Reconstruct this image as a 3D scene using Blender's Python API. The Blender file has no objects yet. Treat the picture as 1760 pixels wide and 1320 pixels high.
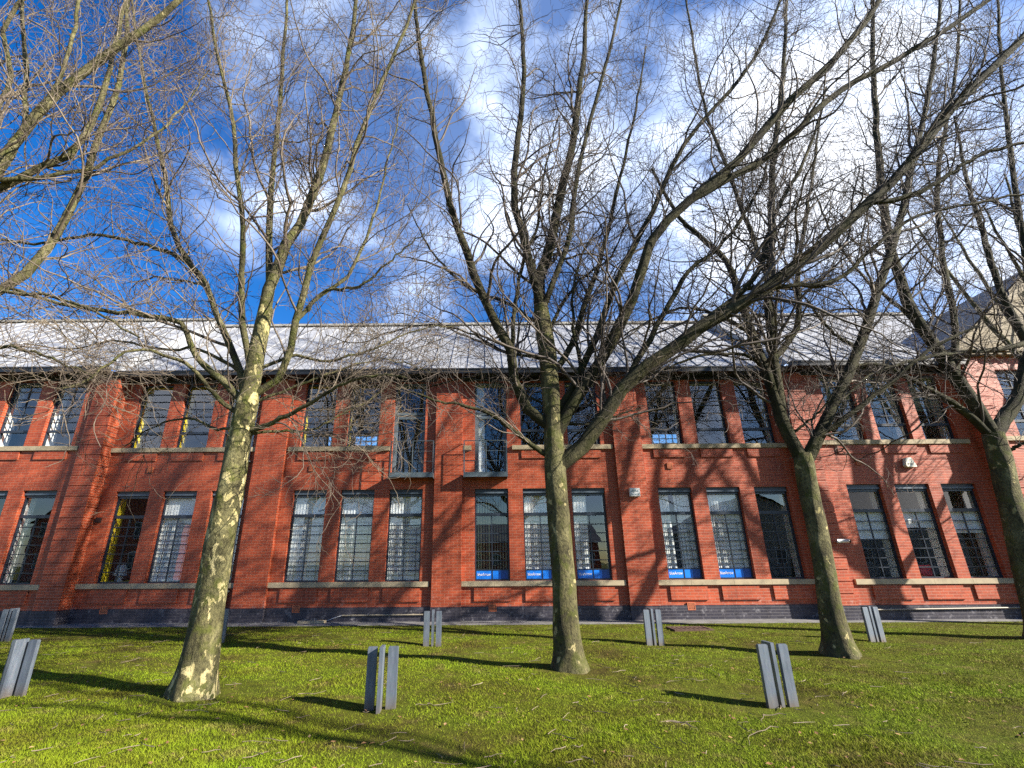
import bpy, math, random
import numpy as np
C = bpy.context
SC = C.scene
rad = math.radians
random.seed(7)
RNG = np.random.default_rng(11)

# ------------------------------------------------------------------ camera
YAW, PITCH, ROLL = rad(-.174), rad(20.156), rad(-.401)
FPX, CXP, CYP, CAMH = 830.0, 832.6, 660.0, 1.53
def cam_axes():
    cy, sy, cp, sp, cr, sr = math.cos(YAW), math.sin(YAW), math.cos(PITCH), math.sin(PITCH), math.cos(ROLL), math.sin(ROLL)
    r = np.array([cy, -sy, 0.0]); f = np.array([sy*cp, cy*cp, sp]); u = np.cross(r, f)
    return r*cr + u*sr, u*cr - r*sr, f
RX, UX, FX = cam_axes()
cam_d = bpy.data.cameras.new("camera"); cam = bpy.data.objects.new("camera", cam_d)
SC.collection.objects.link(cam); SC.camera = cam
cam_d.sensor_width = 36.0; cam_d.sensor_fit = 'HORIZONTAL'
cam_d.lens = FPX/1760*36.0
cam_d.shift_x = (880-CXP)/1760
cam_d.clip_start = .05; cam_d.clip_end = 2000
from mathutils import Matrix, Vector
cam.matrix_world = Matrix(((RX[0], UX[0], -FX[0], 0), (RX[1], UX[1], -FX[1], 0), (RX[2], UX[2], -FX[2], CAMH), (0, 0, 0, 1)))
def ray(px, py):
    return RX*((px-CXP)/FPX) + UX*((CYP-py)/FPX) + FX
def at(px, py, Y):
    """the point of the place that stands at distance Y from the photographer in this direction"""
    d = ray(px, py)
    return np.array([0, 0, CAMH]) + d*(Y/d[1])

# ------------------------------------------------------------------ light
SUN_EL, SX, SY = rad(27), .917, -.399
sun_d = bpy.data.lights.new("sun", 'SUN'); sun = bpy.data.objects.new("sun", sun_d); SC.collection.objects.link(sun)
sun_d.energy = 5.0; sun_d.angle = rad(.53); sun_d.color = (1.0, .93, .82)
sv = Vector((SX*math.cos(SUN_EL), SY*math.cos(SUN_EL), math.sin(SUN_EL)))
sun.rotation_euler = sv.to_track_quat('Z', 'Y').to_euler()
sun.location = (30, -10, 30)

W = bpy.data.worlds.new("World"); SC.world = W; W.use_nodes = True
nt = W.node_tree; nt.nodes.clear()
def N(t, typ, **kw):
    n = t.nodes.new(typ)
    for k, v in kw.items():
        if k in n.inputs: n.inputs[k].default_value = v
        else: setattr(n, k, v)
    return n
out = N(nt, 'ShaderNodeOutputWorld'); bg = N(nt, 'ShaderNodeBackground')
bg.inputs['Strength'].default_value = .05
sky = N(nt, 'ShaderNodeTexSky'); sky.sky_type = 'NISHITA'; sky.sun_disc = False
sky.sun_elevation = SUN_EL; sky.sun_rotation = math.atan2(SX, SY); sky.air_density = 1.0; sky.dust_density = .35; sky.ozone_density = 2.4
hs = N(nt, 'ShaderNodeHueSaturation'); hs.inputs['Hue'].default_value = .513; hs.inputs['Saturation'].default_value = 1.42; hs.inputs['Value'].default_value = 1.38
nt.links.new(sky.outputs[0], hs.inputs['Color'])
tc = N(nt, 'ShaderNodeTexCoord')
def vdot(c):
    n = N(nt, 'ShaderNodeVectorMath', operation='DOT_PRODUCT'); nt.links.new(tc.outputs['Generated'], n.inputs[0])
    n.inputs[1].default_value = c; return n.outputs['Value']
def mth(op, a, b=None, clamp=False):
    n = N(nt, 'ShaderNodeMath', operation=op, use_clamp=clamp)
    for i, v in enumerate((a, b)):
        if v is None: continue
        if isinstance(v, (int, float)): n.inputs[i].default_value = v
        else: nt.links.new(v, n.inputs[i])
    return n.outputs[0]
def smooth(v, a, b, lo=0.0, hi=1.0):
    n = N(nt, 'ShaderNodeMapRange', interpolation_type='SMOOTHSTEP')
    nt.links.new(v, n.inputs['Value'])
    n.inputs['From Min'].default_value = a; n.inputs['From Max'].default_value = b
    n.inputs['To Min'].default_value = lo; n.inputs['To Max'].default_value = hi
    return n.outputs[0]
# banks of cloud, each a direction in the sky and a reach in degrees
mask = None
for (px, py, ang, wt) in ((900, 260, 15, .88), (940, 60, 10, .8), (800, 380, 10, .75), (640, 250, 13, .62), (560, 60, 9, .5), (480, 330, 9, .42), (1460, 240, 13, 1.0), (1240, 420, 12, .9),
                          (1120, 330, 9, .8), (1620, 420, 10, .8), (1480, 590, 9, .9), (1030, 520, 7, .7), (1700, 590, 9, .85), (1080, 60, 9, .62), (700, 470, 8, .5), (640, 540, 6, .45)):
    d = ray(px, py); d = d/np.linalg.norm(d)
    s = smooth(vdot(tuple(d)), math.cos(rad(ang*1.5)), 1.0, 0, wt)
    mask = s if mask is None else mth('MAXIMUM', mask, s)
for (x, y, z, ang, wt) in ((-.45, -.9, .20, 24, .85), (.35, -.9, .2, 18, .7)):  # unseen banks behind the camera, added to brighten the panes and blinds
    d = np.array([x, y, z]); d /= np.linalg.norm(d)
    mask = mth('MAXIMUM', mask, smooth(vdot(tuple(d)), math.cos(rad(ang)), 1.0, 0, wt))
mp = N(nt, 'ShaderNodeMapping'); mp.inputs['Scale'].default_value = (1.0, 1.0, 1.5); nt.links.new(tc.outputs['Generated'], mp.inputs['Vector'])
n1 = N(nt, 'ShaderNodeTexNoise'); n1.inputs['Scale'].default_value = 4.2; n1.inputs['Detail'].default_value = 7; n1.inputs['Roughness'].default_value = .52; n1.inputs['Distortion'].default_value = .15
nt.links.new(mp.outputs[0], n1.inputs['Vector'])
n2 = N(nt, 'ShaderNodeTexNoise'); n2.inputs['Scale'].default_value = 9.0; n2.inputs['Detail'].default_value = 6; n2.inputs['Roughness'].default_value = .6
nt.links.new(mp.outputs[0], n2.inputs['Vector'])
dens = mth('ADD', mth('ADD', mth('MULTIPLY', n1.outputs['Fac'], 1.2), -.12), mth('MULTIPLY', mask, .42))
cl = mth('MULTIPLY', smooth(dens, .54, .98), smooth(mask, .04, .42))
wisp = mth('MULTIPLY', smooth(n2.outputs['Fac'], .5, .8), smooth(mask, .0, .5, .0, .45))
cl = mth('MAXIMUM', mth('MAXIMUM', cl, wisp), smooth(mask, .15, .95, 0, .16))
ccol = N(nt, 'ShaderNodeMixRGB'); ccol.inputs[1].default_value = (6.6, 8.0, 10.8, 1); ccol.inputs[2].default_value = (9.6, 10.0, 11.0, 1)
nt.links.new(smooth(dens, .72, 1.08), ccol.inputs[0])
mix = N(nt, 'ShaderNodeMixRGB'); nt.links.new(cl, mix.inputs[0]); nt.links.new(hs.outputs[0], mix.inputs[1]); nt.links.new(ccol.outputs[0], mix.inputs[2])
nt.links.new(mix.outputs[0], bg.inputs['Color']); nt.links.new(bg.outputs[0], out.inputs['Surface'])

SC.view_settings.view_transform = 'Standard'; SC.view_settings.look = 'None'
SC.view_settings.exposure = 1.72; SC.view_settings.gamma = 1.0
SC.render.engine = 'CYCLES'
SC.cycles.max_bounces = 7; SC.cycles.transparent_max_bounces = 12
SC.cycles.use_denoising = False; SC.cycles.use_adaptive_sampling = False; SC.cycles.sample_clamp_indirect = 2.0; SC.cycles.blur_glossy = 1.0

# ------------------------------------------------------------------ materials
MATS = {}
def mat(name, col=(.5, .5, .5), rough=.6, metal=0.0, spec=.5):
    m = bpy.data.materials.new(name); m.use_nodes = True
    b = m.node_tree.nodes['Principled BSDF']
    b.inputs['Base Color'].default_value = (*col, 1); b.inputs['Roughness'].default_value = rough
    b.inputs['Metallic'].default_value = metal; b.inputs['Specular IOR Level'].default_value = spec
    MATS[name] = m
    return m, m.node_tree, b
def noise(t, scale, detail=4, rough=.55, vec=None, dist=0.0):
    n = N(t, 'ShaderNodeTexNoise'); n.inputs['Scale'].default_value = scale; n.inputs['Detail'].default_value = detail
    n.inputs['Roughness'].default_value = rough; n.inputs['Distortion'].default_value = dist
    if vec is not None: t.links.new(vec, n.inputs['Vector'])
    return n
def ramp(t, fac, stops, interp='LINEAR'):
    r = N(t, 'ShaderNodeValToRGB'); cr = r.color_ramp; cr.interpolation = interp
    while len(cr.elements) < len(stops): cr.elements.new(.5)
    for e, (p, c) in zip(cr.elements, stops):
        e.position = p; e.color = (*c, 1) if len(c) == 3 else c
    t.links.new(fac, r.inputs[0]); return r.outputs[0]
def mixc(t, fac, a, b, mode='MIX'):
    m = N(t, 'ShaderNodeMixRGB', blend_type=mode)
    for i, v in enumerate((fac, a, b)):
        if isinstance(v, (int, float)): m.inputs[i].default_value = v
        elif isinstance(v, tuple): m.inputs[i].default_value = (*v, 1)
        else: t.links.new(v, m.inputs[i])
    return m.outputs[0]
def bump(t, b, h, strength=.3, dist=.01):
    n = N(t, 'ShaderNodeBump'); n.inputs['Strength'].default_value = strength; n.inputs['Distance'].default_value = dist
    t.links.new(h, n.inputs['Height']); t.links.new(n.outputs[0], b.inputs['Normal'])

def brick_mat(name, c1, c2, mortar, rough, msize=.0045, salt=(.42, .32, .28)):
    m, t, b = mat(name, c1, rough)
    uv = N(t, 'ShaderNodeUVMap'); g = N(t, 'ShaderNodeNewGeometry')
    br = N(t, 'ShaderNodeTexBrick'); br.inputs['Scale'].default_value = 1.0
    br.inputs['Brick Width'].default_value = .225; br.inputs['Row Height'].default_value = .075
    br.inputs['Mortar Size'].default_value = msize; br.inputs['Mortar Smooth'].default_value = .2
    br.inputs['Bias'].default_value = -.1
    t.links.new(uv.outputs[0], br.inputs['Vector'])
    br.inputs['Color1'].default_value = (*c1, 1); br.inputs['Color2'].default_value = (*c2, 1); br.inputs['Mortar'].default_value = (*mortar, 1)
    big = noise(t, .55, 5, .6, g.outputs['Position'])
    fine = noise(t, 22, 3, .6, g.outputs['Position'])
    c = mixc(t, .85, br.outputs['Color'], ramp(t, big.outputs['Fac'], [(.3, (.74, .72, .72)), (.55, (1, 1, 1)), (.75, (1.12, 1.02, .96))]), 'MULTIPLY')
    c = mixc(t, .55, c, ramp(t, fine.outputs['Fac'], [(.3, (.72, .7, .7)), (.6, (1.08, 1.05, 1.05))]), 'MULTIPLY')
    mps = N(t, 'ShaderNodeMapping'); mps.inputs['Scale'].default_value = (2.2, 2.2, .28); t.links.new(g.outputs['Position'], mps.inputs['Vector'])
    st = noise(t, 1.6, 6, .68, mps.outputs[0]); c = mixc(t, .75, c, ramp(t, st.outputs['Fac'], [(.32, (.60, .56, .55)), (.5, (1, 1, 1)), (.72, (1.10, 1.06, 1.0))]), 'MULTIPLY')
    sep = N(t, 'ShaderNodeSeparateXYZ'); t.links.new(g.outputs['Position'], sep.inputs[0])
    low = N(t, 'ShaderNodeMapRange'); low.inputs['From Min'].default_value = .75; low.inputs['From Max'].default_value = .15; t.links.new(sep.outputs[2], low.inputs['Value'])
    sn = noise(t, 5.5, 6, .72, g.outputs['Position']); sr = N(t, 'ShaderNodeMapRange'); sr.inputs['From Min'].default_value = .56; sr.inputs['From Max'].default_value = .72; t.links.new(sn.outputs['Fac'], sr.inputs['Value'])
    sm = N(t, 'ShaderNodeMath', operation='MULTIPLY'); t.links.new(low.outputs[0], sm.inputs[0]); t.links.new(sr.outputs[0], sm.inputs[1])
    c = mixc(t, sm.outputs[0], c, salt)
    t.links.new(c, b.inputs['Base Color'])
    inv = N(t, 'ShaderNodeMath', operation='SUBTRACT'); inv.inputs[0].default_value = 1; t.links.new(br.outputs['Fac'], inv.inputs[1])
    bump(t, b, inv.outputs[0], .35, .006)
    b.inputs['Specular IOR Level'].default_value = .3
    return m
brick_mat('red_brick', (.375, .072, .027), (.28, .048, .019), (.33, .15, .095), .5, .0068)
brick_mat('blue_brick', (.045, .043, .057), (.028, .027, .038), (.075, .07, .075), .4, .006, (.22, .21, .22))
def stone(name, c, rough=.8):
    m, t, b = mat(name, c, rough); g = N(t, 'ShaderNodeNewGeometry')
    n = noise(t, 3.2, 6, .65, g.outputs['Position'])
    cc = mixc(t, 1.0, c, ramp(t, n.outputs['Fac'], [(.3, (.62, .6, .55)), (.5, (.95, .94, .92)), (.7, (1.15, 1.13, 1.05))]), 'MULTIPLY')
    t.links.new(cc, b.inputs['Base Color']); bump(t, b, noise(t, 40, 3, .6, g.outputs['Position']).outputs['Fac'], .2, .004)
stone('sandstone', (.34, .28, .185)); stone('pale_stone', (.24, .20, .135))
stone('terracotta', (.42, .12, .05)); stone('concrete', (.3, .29, .27))
def metal_paint(name, c, rough=.45, metal=0.0, var=.25):
    m, t, b = mat(name, c, rough, metal); g = N(t, 'ShaderNodeNewGeometry')
    n = noise(t, 5, 5, .6, g.outputs['Position'])
    t.links.new(mixc(t, 1.0, c, ramp(t, n.outputs['Fac'], [(.3, (1-var,)*3), (.7, (1+var*.6,)*3)]), 'MULTIPLY'), b.inputs['Base Color'])
metal_paint('frame_paint', (.018, .026, .04), .35)
metal_paint('head_paint', (.075, .10, .13), .4)
metal_paint('gutter_paint', (.012, .014, .016), .4)
metal_paint('door_frame_paint', (.10, .13, .15), .4)
metal_paint('pipe_paint', (.05, .065, .10), .35)
metal_paint('rail_metal', (.16, .19, .20), .35, .6)
metal_paint('white_plastic', (.72, .72, .70), .4, 0, .08)
metal_paint('cream_plastic', (.74, .72, .60), .4, 0, .08)
metal_paint('white_paint', (.78, .78, .75), .6, 0, .06)
metal_paint('yellow_paint', (.80, .62, .015), .6, 0, .06)
metal_paint('pipe_cream', (.27, .23, .16), .5, 0, .15)
metal_paint('blue_vinyl', (.006, .10, .42), .35, 0, .05)
metal_paint('bright_blue_vinyl', (.008, .17, .68), .35, 0, .05)
metal_paint('deep_blue_vinyl', (.005, .065, .30), .35, 0, .05)
metal_paint('white_vinyl', (.8, .82, .85), .4, 0, .03)
metal_paint('grey_print', (.22, .30, .33), .5, 0, .05)
metal_paint('black_plastic', (.012, .012, .013), .4, 0, .1)
metal_paint('red_plastic', (.5, .02, .03), .5, 0, .05)
metal_paint('room_wall', (.30, .29, .27), .9, 0, .1)
metal_paint('blind_fabric', (.80, .82, .81), .85, 0, .06)
metal_paint('green_blind_fabric', (.24, .28, .21), .85, 0, .1)
metal_paint('dark_cloth', (.012, .012, .016), .9, 0, .1)
metal_paint('skin', (.42, .25, .18), .6, 0, .05)
metal_paint('rust_iron', (.09, .05, .035), .8, .2, .4)

def galv(name):
    m, t, b = mat(name, (.33, .37, .42), .42, .35); g = N(t, 'ShaderNodeNewGeometry'); tcn = N(t, 'ShaderNodeTexCoord')
    mpn = N(t, 'ShaderNodeMapping'); mpn.inputs['Scale'].default_value = (9, 9, 1.6); t.links.new(tcn.outputs['Object'], mpn.inputs['Vector'])
    n = noise(t, 2.2, 5, .65, mpn.outputs[0]); v = N(t, 'ShaderNodeTexVoronoi'); v.inputs['Scale'].default_value = 70; t.links.new(tcn.outputs['Object'], v.inputs['Vector'])
    c = ramp(t, n.outputs['Fac'], [(.3, (.085, .105, .135)), (.55, (.135, .16, .195)), (.75, (.20, .215, .235))])
    c = mixc(t, .05, c, v.outputs['Color'], 'OVERLAY')
    sp = N(t, 'ShaderNodeSeparateXYZ'); t.links.new(tcn.outputs['Object'], sp.inputs[0])
    dirt = N(t, 'ShaderNodeMapRange'); dirt.inputs['From Min'].default_value = .16; dirt.inputs['From Max'].default_value = .0; t.links.new(sp.outputs[2], dirt.inputs['Value'])
    n3 = noise(t, 14, 4, .6, tcn.outputs['Object']); mm = N(t, 'ShaderNodeMath', operation='MULTIPLY'); t.links.new(dirt.outputs[0], mm.inputs[0]); t.links.new(n3.outputs['Fac'], mm.inputs[1])
    c = mixc(t, mm.outputs[0], c, (.16, .11, .06)); t.links.new(c, b.inputs['Base Color'])
galv('galvanised_steel')

def glass(name):
    m = bpy.data.materials.new(name); m.use_nodes = True; t = m.node_tree; t.nodes.clear(); MATS[name] = m
    o = N(t, 'ShaderNodeOutputMaterial'); tr = N(t, 'ShaderNodeBsdfTransparent'); tr.inputs[0].default_value = (.94, .96, .96, 1)
    gl = N(t, 'ShaderNodeBsdfGlossy'); gl.inputs['Roughness'].default_value = .0; gl.inputs[0].default_value = (.95, .97, 1, 1)
    lw = N(t, 'ShaderNodeLayerWeight'); lw.inputs['Blend'].default_value = .5; fr = N(t, 'ShaderNodeMath', operation='POWER'); fr.inputs[1].default_value = 4.0; t.links.new(lw.outputs['Facing'], fr.inputs[0])
    mu = N(t, 'ShaderNodeMath', operation='MULTIPLY_ADD', use_clamp=True); mu.inputs[1].default_value = .85; mu.inputs[2].default_value = .11; t.links.new(fr.outputs[0], mu.inputs[0])
    g = N(t, 'ShaderNodeNewGeometry'); n = noise(t, 1.3, 2, .5, g.outputs['Position']); bp = N(t, 'ShaderNodeBump'); bp.inputs['Strength'].default_value = .08; bp.inputs['Distance'].default_value = .02
    t.links.new(n.outputs['Fac'], bp.inputs['Height']); t.links.new(bp.outputs[0], gl.inputs['Normal'])
    mx = N(t, 'ShaderNodeMixShader'); t.links.new(mu.outputs[0], mx.inputs[0]); t.links.new(tr.outputs[0], mx.inputs[1]); t.links.new(gl.outputs[0], mx.inputs[2]); t.links.new(mx.outputs[0], o.inputs[0])
glass('window_glass')

def roof_mat():
    m, t, b = mat('lead_roof', (.42, .43, .45), .5, .0); g = N(t, 'ShaderNodeNewGeometry')
    n = noise(t, .9, 6, .65, g.outputs['Position']); n2 = noise(t, 6, 4, .6, g.outputs['Position'])
    c = ramp(t, n.outputs['Fac'], [(.3, (.255, .26, .27)), (.55, (.30, .305, .315)), (.75, (.335, .335, .345))])
    c = mixc(t, .4, c, ramp(t, n2.outputs['Fac'], [(.35, (.8, .8, .8)), (.65, (1.06, 1.06, 1.06))]), 'MULTIPLY')
    t.links.new(c, b.inputs['Base Color'])
roof_mat()
stone('slate', (.10, .105, .12), .6)

def bark(name, patch, moss, k=1.0):
    m, t, b = mat(name, (.2, .18, .12), .85); tcn = N(t, 'ShaderNodeTexCoord')
    mpn = N(t, 'ShaderNodeMapping'); mpn.inputs['Scale'].default_value = (1, 1, .6); t.links.new(tcn.outputs['Object'], mpn.inputs['Vector'])
    a = noise(t, 3.0, 5, .6, mpn.outputs[0], .3); base = ramp(t, a.outputs['Fac'], [(.30, (.026, .022, .014)), (.5, (.085, .077, .037)), (.7, (.18, .165, .085))])
    f = noise(t, 30, 5, .75, mpn.outputs[0]); base = mixc(t, .95, base, ramp(t, f.outputs['Fac'], [(.36, (.3, .28, .25)), (.5, (1, 1, 1)), (.66, (1.5, 1.45, 1.3))]), 'MULTIPLY')
    ms = noise(t, 4.5, 5, .65, tcn.outputs['Object'], .2); base = mixc(t, ramp(t, ms.outputs['Fac'], [(.62-moss*.3, (0, 0, 0)), (.72-moss*.25, (.85,)*3)]), base, (.068, .074, .016))
    p = noise(t, 8.0, 4, .6, mpn.outputs[0], .5)
    cream = ramp(t, noise(t, 9, 3, .5, mpn.outputs[0]).outputs['Fac'], [(.35, (.27, .23, .10)), (.65, (.44, .37, .19))])
    thr = .70-patch*.20
    col = mixc(t, ramp(t, p.outputs['Fac'], [(thr, (0, 0, 0)), (thr+.03, (.9,)*3)]), base, cream)
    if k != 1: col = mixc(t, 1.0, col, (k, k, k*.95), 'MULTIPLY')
    t.links.new(col, b.inputs['Base Color']); b.inputs['Specular IOR Level'].default_value = .2
    bump(t, b, f.outputs['Fac'], 1.0, .028)
bark('plane_bark_patched', .70, .40, 1.3); bark('plane_bark', .38, .42, .86); bark('limb_bark', .06, .36); bark('shaded_limb_bark', .0, .4, .36)  # the last is limb bark with the backlit trees' shade put into its colour
m, t, b = mat('twig_bark', (.17, .13, .09), .75); tcn = N(t, 'ShaderNodeTexCoord')
nn = noise(t, 1.7, 5, .6, tcn.outputs['Object'])
t.links.new(ramp(t, nn.outputs['Fac'], [(.3, (.045, .032, .026)), (.5, (.11, .083, .058)), (.7, (.21, .17, .115))]), b.inputs['Base Color'])
m, t, b = mat('shaded_twig_bark', (.07, .055, .04), .75); tcn = N(t, 'ShaderNodeTexCoord'); nn = noise(t, 1.7, 5, .6, tcn.outputs['Object'])  # twig bark copy, darkened to paint in shade on the backlit crowns
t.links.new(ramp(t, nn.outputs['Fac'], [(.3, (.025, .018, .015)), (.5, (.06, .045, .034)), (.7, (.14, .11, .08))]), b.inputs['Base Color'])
m, t, b = mat('dead_twig', (.22, .17, .11), .85); tcn = N(t, 'ShaderNodeTexCoord'); nn = noise(t, 2.2, 4, .6, tcn.outputs['Object'])
t.links.new(ramp(t, nn.outputs['Fac'], [(.3, (.06, .042, .026)), (.5, (.145, .11, .07)), (.7, (.26, .21, .14))]), b.inputs['Base Color'])
m, t, b = mat('dead_leaf', (.2, .1, .04), .8); tcn = N(t, 'ShaderNodeTexCoord'); nn = noise(t, 3.2, 3, .6, tcn.outputs['Object'])
t.links.new(ramp(t, nn.outputs['Fac'], [(.3, (.07, .035, .015)), (.5, (.20, .10, .035)), (.7, (.33, .22, .10))]), b.inputs['Base Color'])

def lawn_cols(t, pos, lush, mid, moss, dry):
    a = noise(t, .8, 6, .62, pos); b_ = noise(t, 2.6, 5, .62, pos, .4); c_ = noise(t, 7.5, 4, .6, pos)
    col = ramp(t, a.outputs['Fac'], [(.33, moss), (.47, mid), (.64, lush)])
    col = mixc(t, ramp(t, b_.outputs['Fac'], [(.55, (0, 0, 0)), (.72, (.7,)*3)]), col, dry)
    return mixc(t, .7, col, ramp(t, c_.outputs['Fac'], [(.3, (.55, .58, .5)), (.6, (1.12, 1.1, 1.05))]), 'MULTIPLY')
m, t, b = mat('lawn_soil', (.1, .12, .03), .95); g = N(t, 'ShaderNodeNewGeometry')
c = lawn_cols(t, g.outputs['Position'], (.092, .118, .009), (.085, .090, .010), (.062, .050, .012), (.155, .112, .045))
f = noise(t, 60, 4, .7, g.outputs['Position']); t.links.new(mixc(t, .85, c, ramp(t, f.outputs['Fac'], [(.32, (.3, .28, .25)), (.6, (1.15, 1.15, 1.1))]), 'MULTIPLY'), b.inputs['Base Color'])
b.inputs['Specular IOR Level'].default_value = .1; bump(t, b, f.outputs['Fac'], .9, .03)
m, t, b = mat('grass_blade', (.13, .2, .02), .65); g = N(t, 'ShaderNodeNewGeometry')
c = lawn_cols(t, g.outputs['Position'], (.178, .255, .012), (.165, .205, .013), (.118, .112, .014), (.26, .205, .075))
f = noise(t, 130, 2, .5, g.outputs['Position']); t.links.new(mixc(t, .8, c, ramp(t, f.outputs['Fac'], [(.3, (.45, .5, .35)), (.5, (.95, .95, .9)), (.7, (1.4, 1.32, 1.25))]), 'MULTIPLY'), b.inputs['Base Color'])
b.inputs['Specular IOR Level'].default_value = .06
m, t, b = mat('paving', (.2, .19, .18), .75); g = N(t, 'ShaderNodeNewGeometry'); br = N(t, 'ShaderNodeTexBrick'); t.links.new(g.outputs['Position'], br.inputs['Vector'])
br.inputs['Scale'].default_value = 1; br.inputs['Brick Width'].default_value = .2; br.inputs['Row Height'].default_value = .1; br.inputs['Mortar Size'].default_value = .005
br.inputs['Color1'].default_value = (.20, .19, .19, 1); br.inputs['Color2'].default_value = (.15, .145, .15, 1); br.inputs['Mortar'].default_value = (.06, .058, .055, 1)
nz = noise(t, 2.4, 5, .6, g.outputs['Position']); t.links.new(mixc(t, .8, br.outputs['Color'], ramp(t, nz.outputs['Fac'], [(.3, (.6, .62, .5)), (.65, (1.1, 1.1, 1.1))]), 'MULTIPLY'), b.inputs['Base Color'])

# ------------------------------------------------------------------ mesh helpers
def np_mesh(name, V, F, smooth=True):
    V = np.asarray(V, dtype=np.float32); F = np.asarray(F, dtype=np.int32); k = F.shape[1]
    me = bpy.data.meshes.new(name)
    me.vertices.add(len(V)); me.vertices.foreach_set('co', V.ravel())
    me.loops.add(F.size); me.loops.foreach_set('vertex_index', F.ravel())
    me.polygons.add(len(F)); me.polygons.foreach_set('loop_start', np.arange(0, F.size, k, dtype=np.int32))
    me.polygons.foreach_set('use_smooth', np.full(len(F), smooth))
    me.update(calc_edges=True); me.validate()
    return me
ROOTLOC = {}
def link(name, me, m=None, parent=None, root=None):
    o = bpy.data.objects.new(name, me); SC.collection.objects.link(o)
    if m: me.materials.append(MATS[m])
    if parent is not None: o.parent = parent
    return o
def tag(o, label=None, cat=None, group=None, kind=None):
    for k, v in (('label', label), ('category', cat), ('group', group), ('kind', kind)):
        if v: o[k] = v
    return o
def thing(name, label, cat, loc=(0, 0, 0), group=None):
    o = bpy.data.objects.new(name, None); SC.collection.objects.link(o); o.location = loc; o.empty_display_size = .2
    return tag(o, label, cat, group)
class MB:
    """collects boxes, tubes and faces of ONE part"""
    def __init__(s): s.v = []; s.f = []
    def quad(s, *p):
        i = len(s.v); s.v += [tuple(q) for q in p]; s.f.append(tuple(range(i, i+len(p)))); return s
    def box(s, x0, x1, y0, y1, z0, z1):
        i = len(s.v)
        s.v += [(x, y, z) for z in (z0, z1) for y in (y0, y1) for x in (x0, x1)]
        for q in ((0, 2, 3, 1), (4, 5, 7, 6), (0, 1, 5, 4), (2, 6, 7, 3), (0, 4, 6, 2), (1, 3, 7, 5)): s.f.append(tuple(i+k for k in q))
        return s
    def prism(s, poly, y0, y1):
        """polygon given as (x, z), counter-clockwise seen from the front, from y0 (front) to y1"""
        i = len(s.v); n = len(poly)
        s.v += [(x, y0, z) for x, z in poly] + [(x, y1, z) for x, z in poly]
        s.f.append(tuple(i+k for k in range(n))); s.f.append(tuple(i+n+k for k in reversed(range(n))))
        for k in range(n): s.f.append((i+(k+1) % n, i+k, i+n+k, i+n+(k+1) % n))
        return s
    def tube(s, pts, r, n=8, cap=True):
        pts = [Vector(p) for p in pts]; i0 = len(s.v); K = len(pts)
        rs = r if isinstance(r, (list, tuple)) else [r]*K
        ref = Vector((0, 0, 1))
        for k, p in enumerate(pts):
            tg = (pts[min(k+1, K-1)]-pts[max(k-1, 0)]).normalized()
            if abs(tg.dot(ref)) > .95: rf = Vector((0, 1, 0))
            else: rf = ref
            u = tg.cross(rf).normalized(); w = tg.cross(u)
            for a in range(n):
                an = 2*math.pi*a/n; s.v.append(tuple(p+(u*math.cos(an)+w*math.sin(an))*rs[k]))
        for k in range(K-1):
            for a in range(n):
                b2 = (a+1) % n; s.f.append((i0+k*n+a, i0+k*n+b2, i0+(k+1)*n+b2, i0+(k+1)*n+a))
        if cap:
            s.f.append(tuple(i0+a for a in range(n))); s.f.append(tuple(i0+(K-1)*n+a for a in reversed(range(n))))
        return s
    def build(s, name, m, parent=None, base=(0, 0, 0), smooth=False):
        me = bpy.data.meshes.new(name)
        me.from_pydata([(x-base[0], y-base[1], z-base[2]) for x, y, z in s.v], [], s.f)
        uvl = me.uv_layers.new(name='UVMap'); me.update()
        for p in me.polygons:
            nx, ny, nz = abs(p.normal.x), abs(p.normal.y), abs(p.normal.z)
            for li in p.loop_indices:
                x, y, z = me.vertices[me.loops[li].vertex_index].co
                x += base[0]; y += base[1]; z += base[2]
                uvl.data[li].uv = (x+50, z+50) if ny >= nx and ny >= nz else ((y+50, z+50) if nx >= nz else (x+50, y+50))
            p.use_smooth = smooth
        return link(name, me, m, parent)
def text_mesh(name, body, size, px, py, pz, m, parent, base=(0, 0, 0), align='LEFT', ext=.002, tilt=0.0, width=1.0):
    cu = bpy.data.curves.new('lettering_curve', 'FONT'); cu.body = body; cu.size = size; cu.extrude = ext; cu.align_x = align
    o = bpy.data.objects.new('lettering_curve', cu); SC.collection.objects.link(o)
    me = bpy.data.meshes.new_from_object(o.evaluated_get(C.evaluated_depsgraph_get()))
    bpy.data.objects.remove(o); bpy.data.curves.remove(cu)
    for v in me.vertices:
        x, y, z = v.co; v.co = (px-base[0]+x*width, py-base[1]-z+y*tilt, pz-base[2]+y)
    me.name = name
    return link(name, me, m, parent)

# ------------------------------------------------------------------ ground
def hgt(x, y):
    x = np.asarray(x, float); y = np.asarray(y, float)
    fade = np.clip((13.2-y)/2.5, 0, 1)
    return fade*(.035*np.sin(x*.55+1.1)*np.cos(y*.7+.4)+.022*np.sin(x*1.35+y*1.1)+.012*np.sin(2.9*x-1.7*y+.5))
def PATHY(x): return 13.75
xs = np.concatenate([np.linspace(-400, -30, 8)[:-1], np.linspace(-30, 30, 241), np.linspace(30, 400, 8)[1:]])
ys = np.concatenate([np.linspace(-400, -30, 8)[:-1], np.linspace(-30, -2, 20)[:-1], np.linspace(-2, 14, 81), np.linspace(14, 400, 10)[1:]])
gx, gy = np.meshgrid(xs, ys); gz = hgt(gx, gy)*(np.abs(gx) < 28)*(gy > -2)
V = np.stack([gx, gy, gz], -1).reshape(-1, 3); nx = len(xs)
I = (np.arange(len(ys)-1)[:, None]*nx+np.arange(nx-1)[None, :]).ravel()
F = np.stack([I, I+1, I+nx+1, I+nx], 1)
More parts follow.
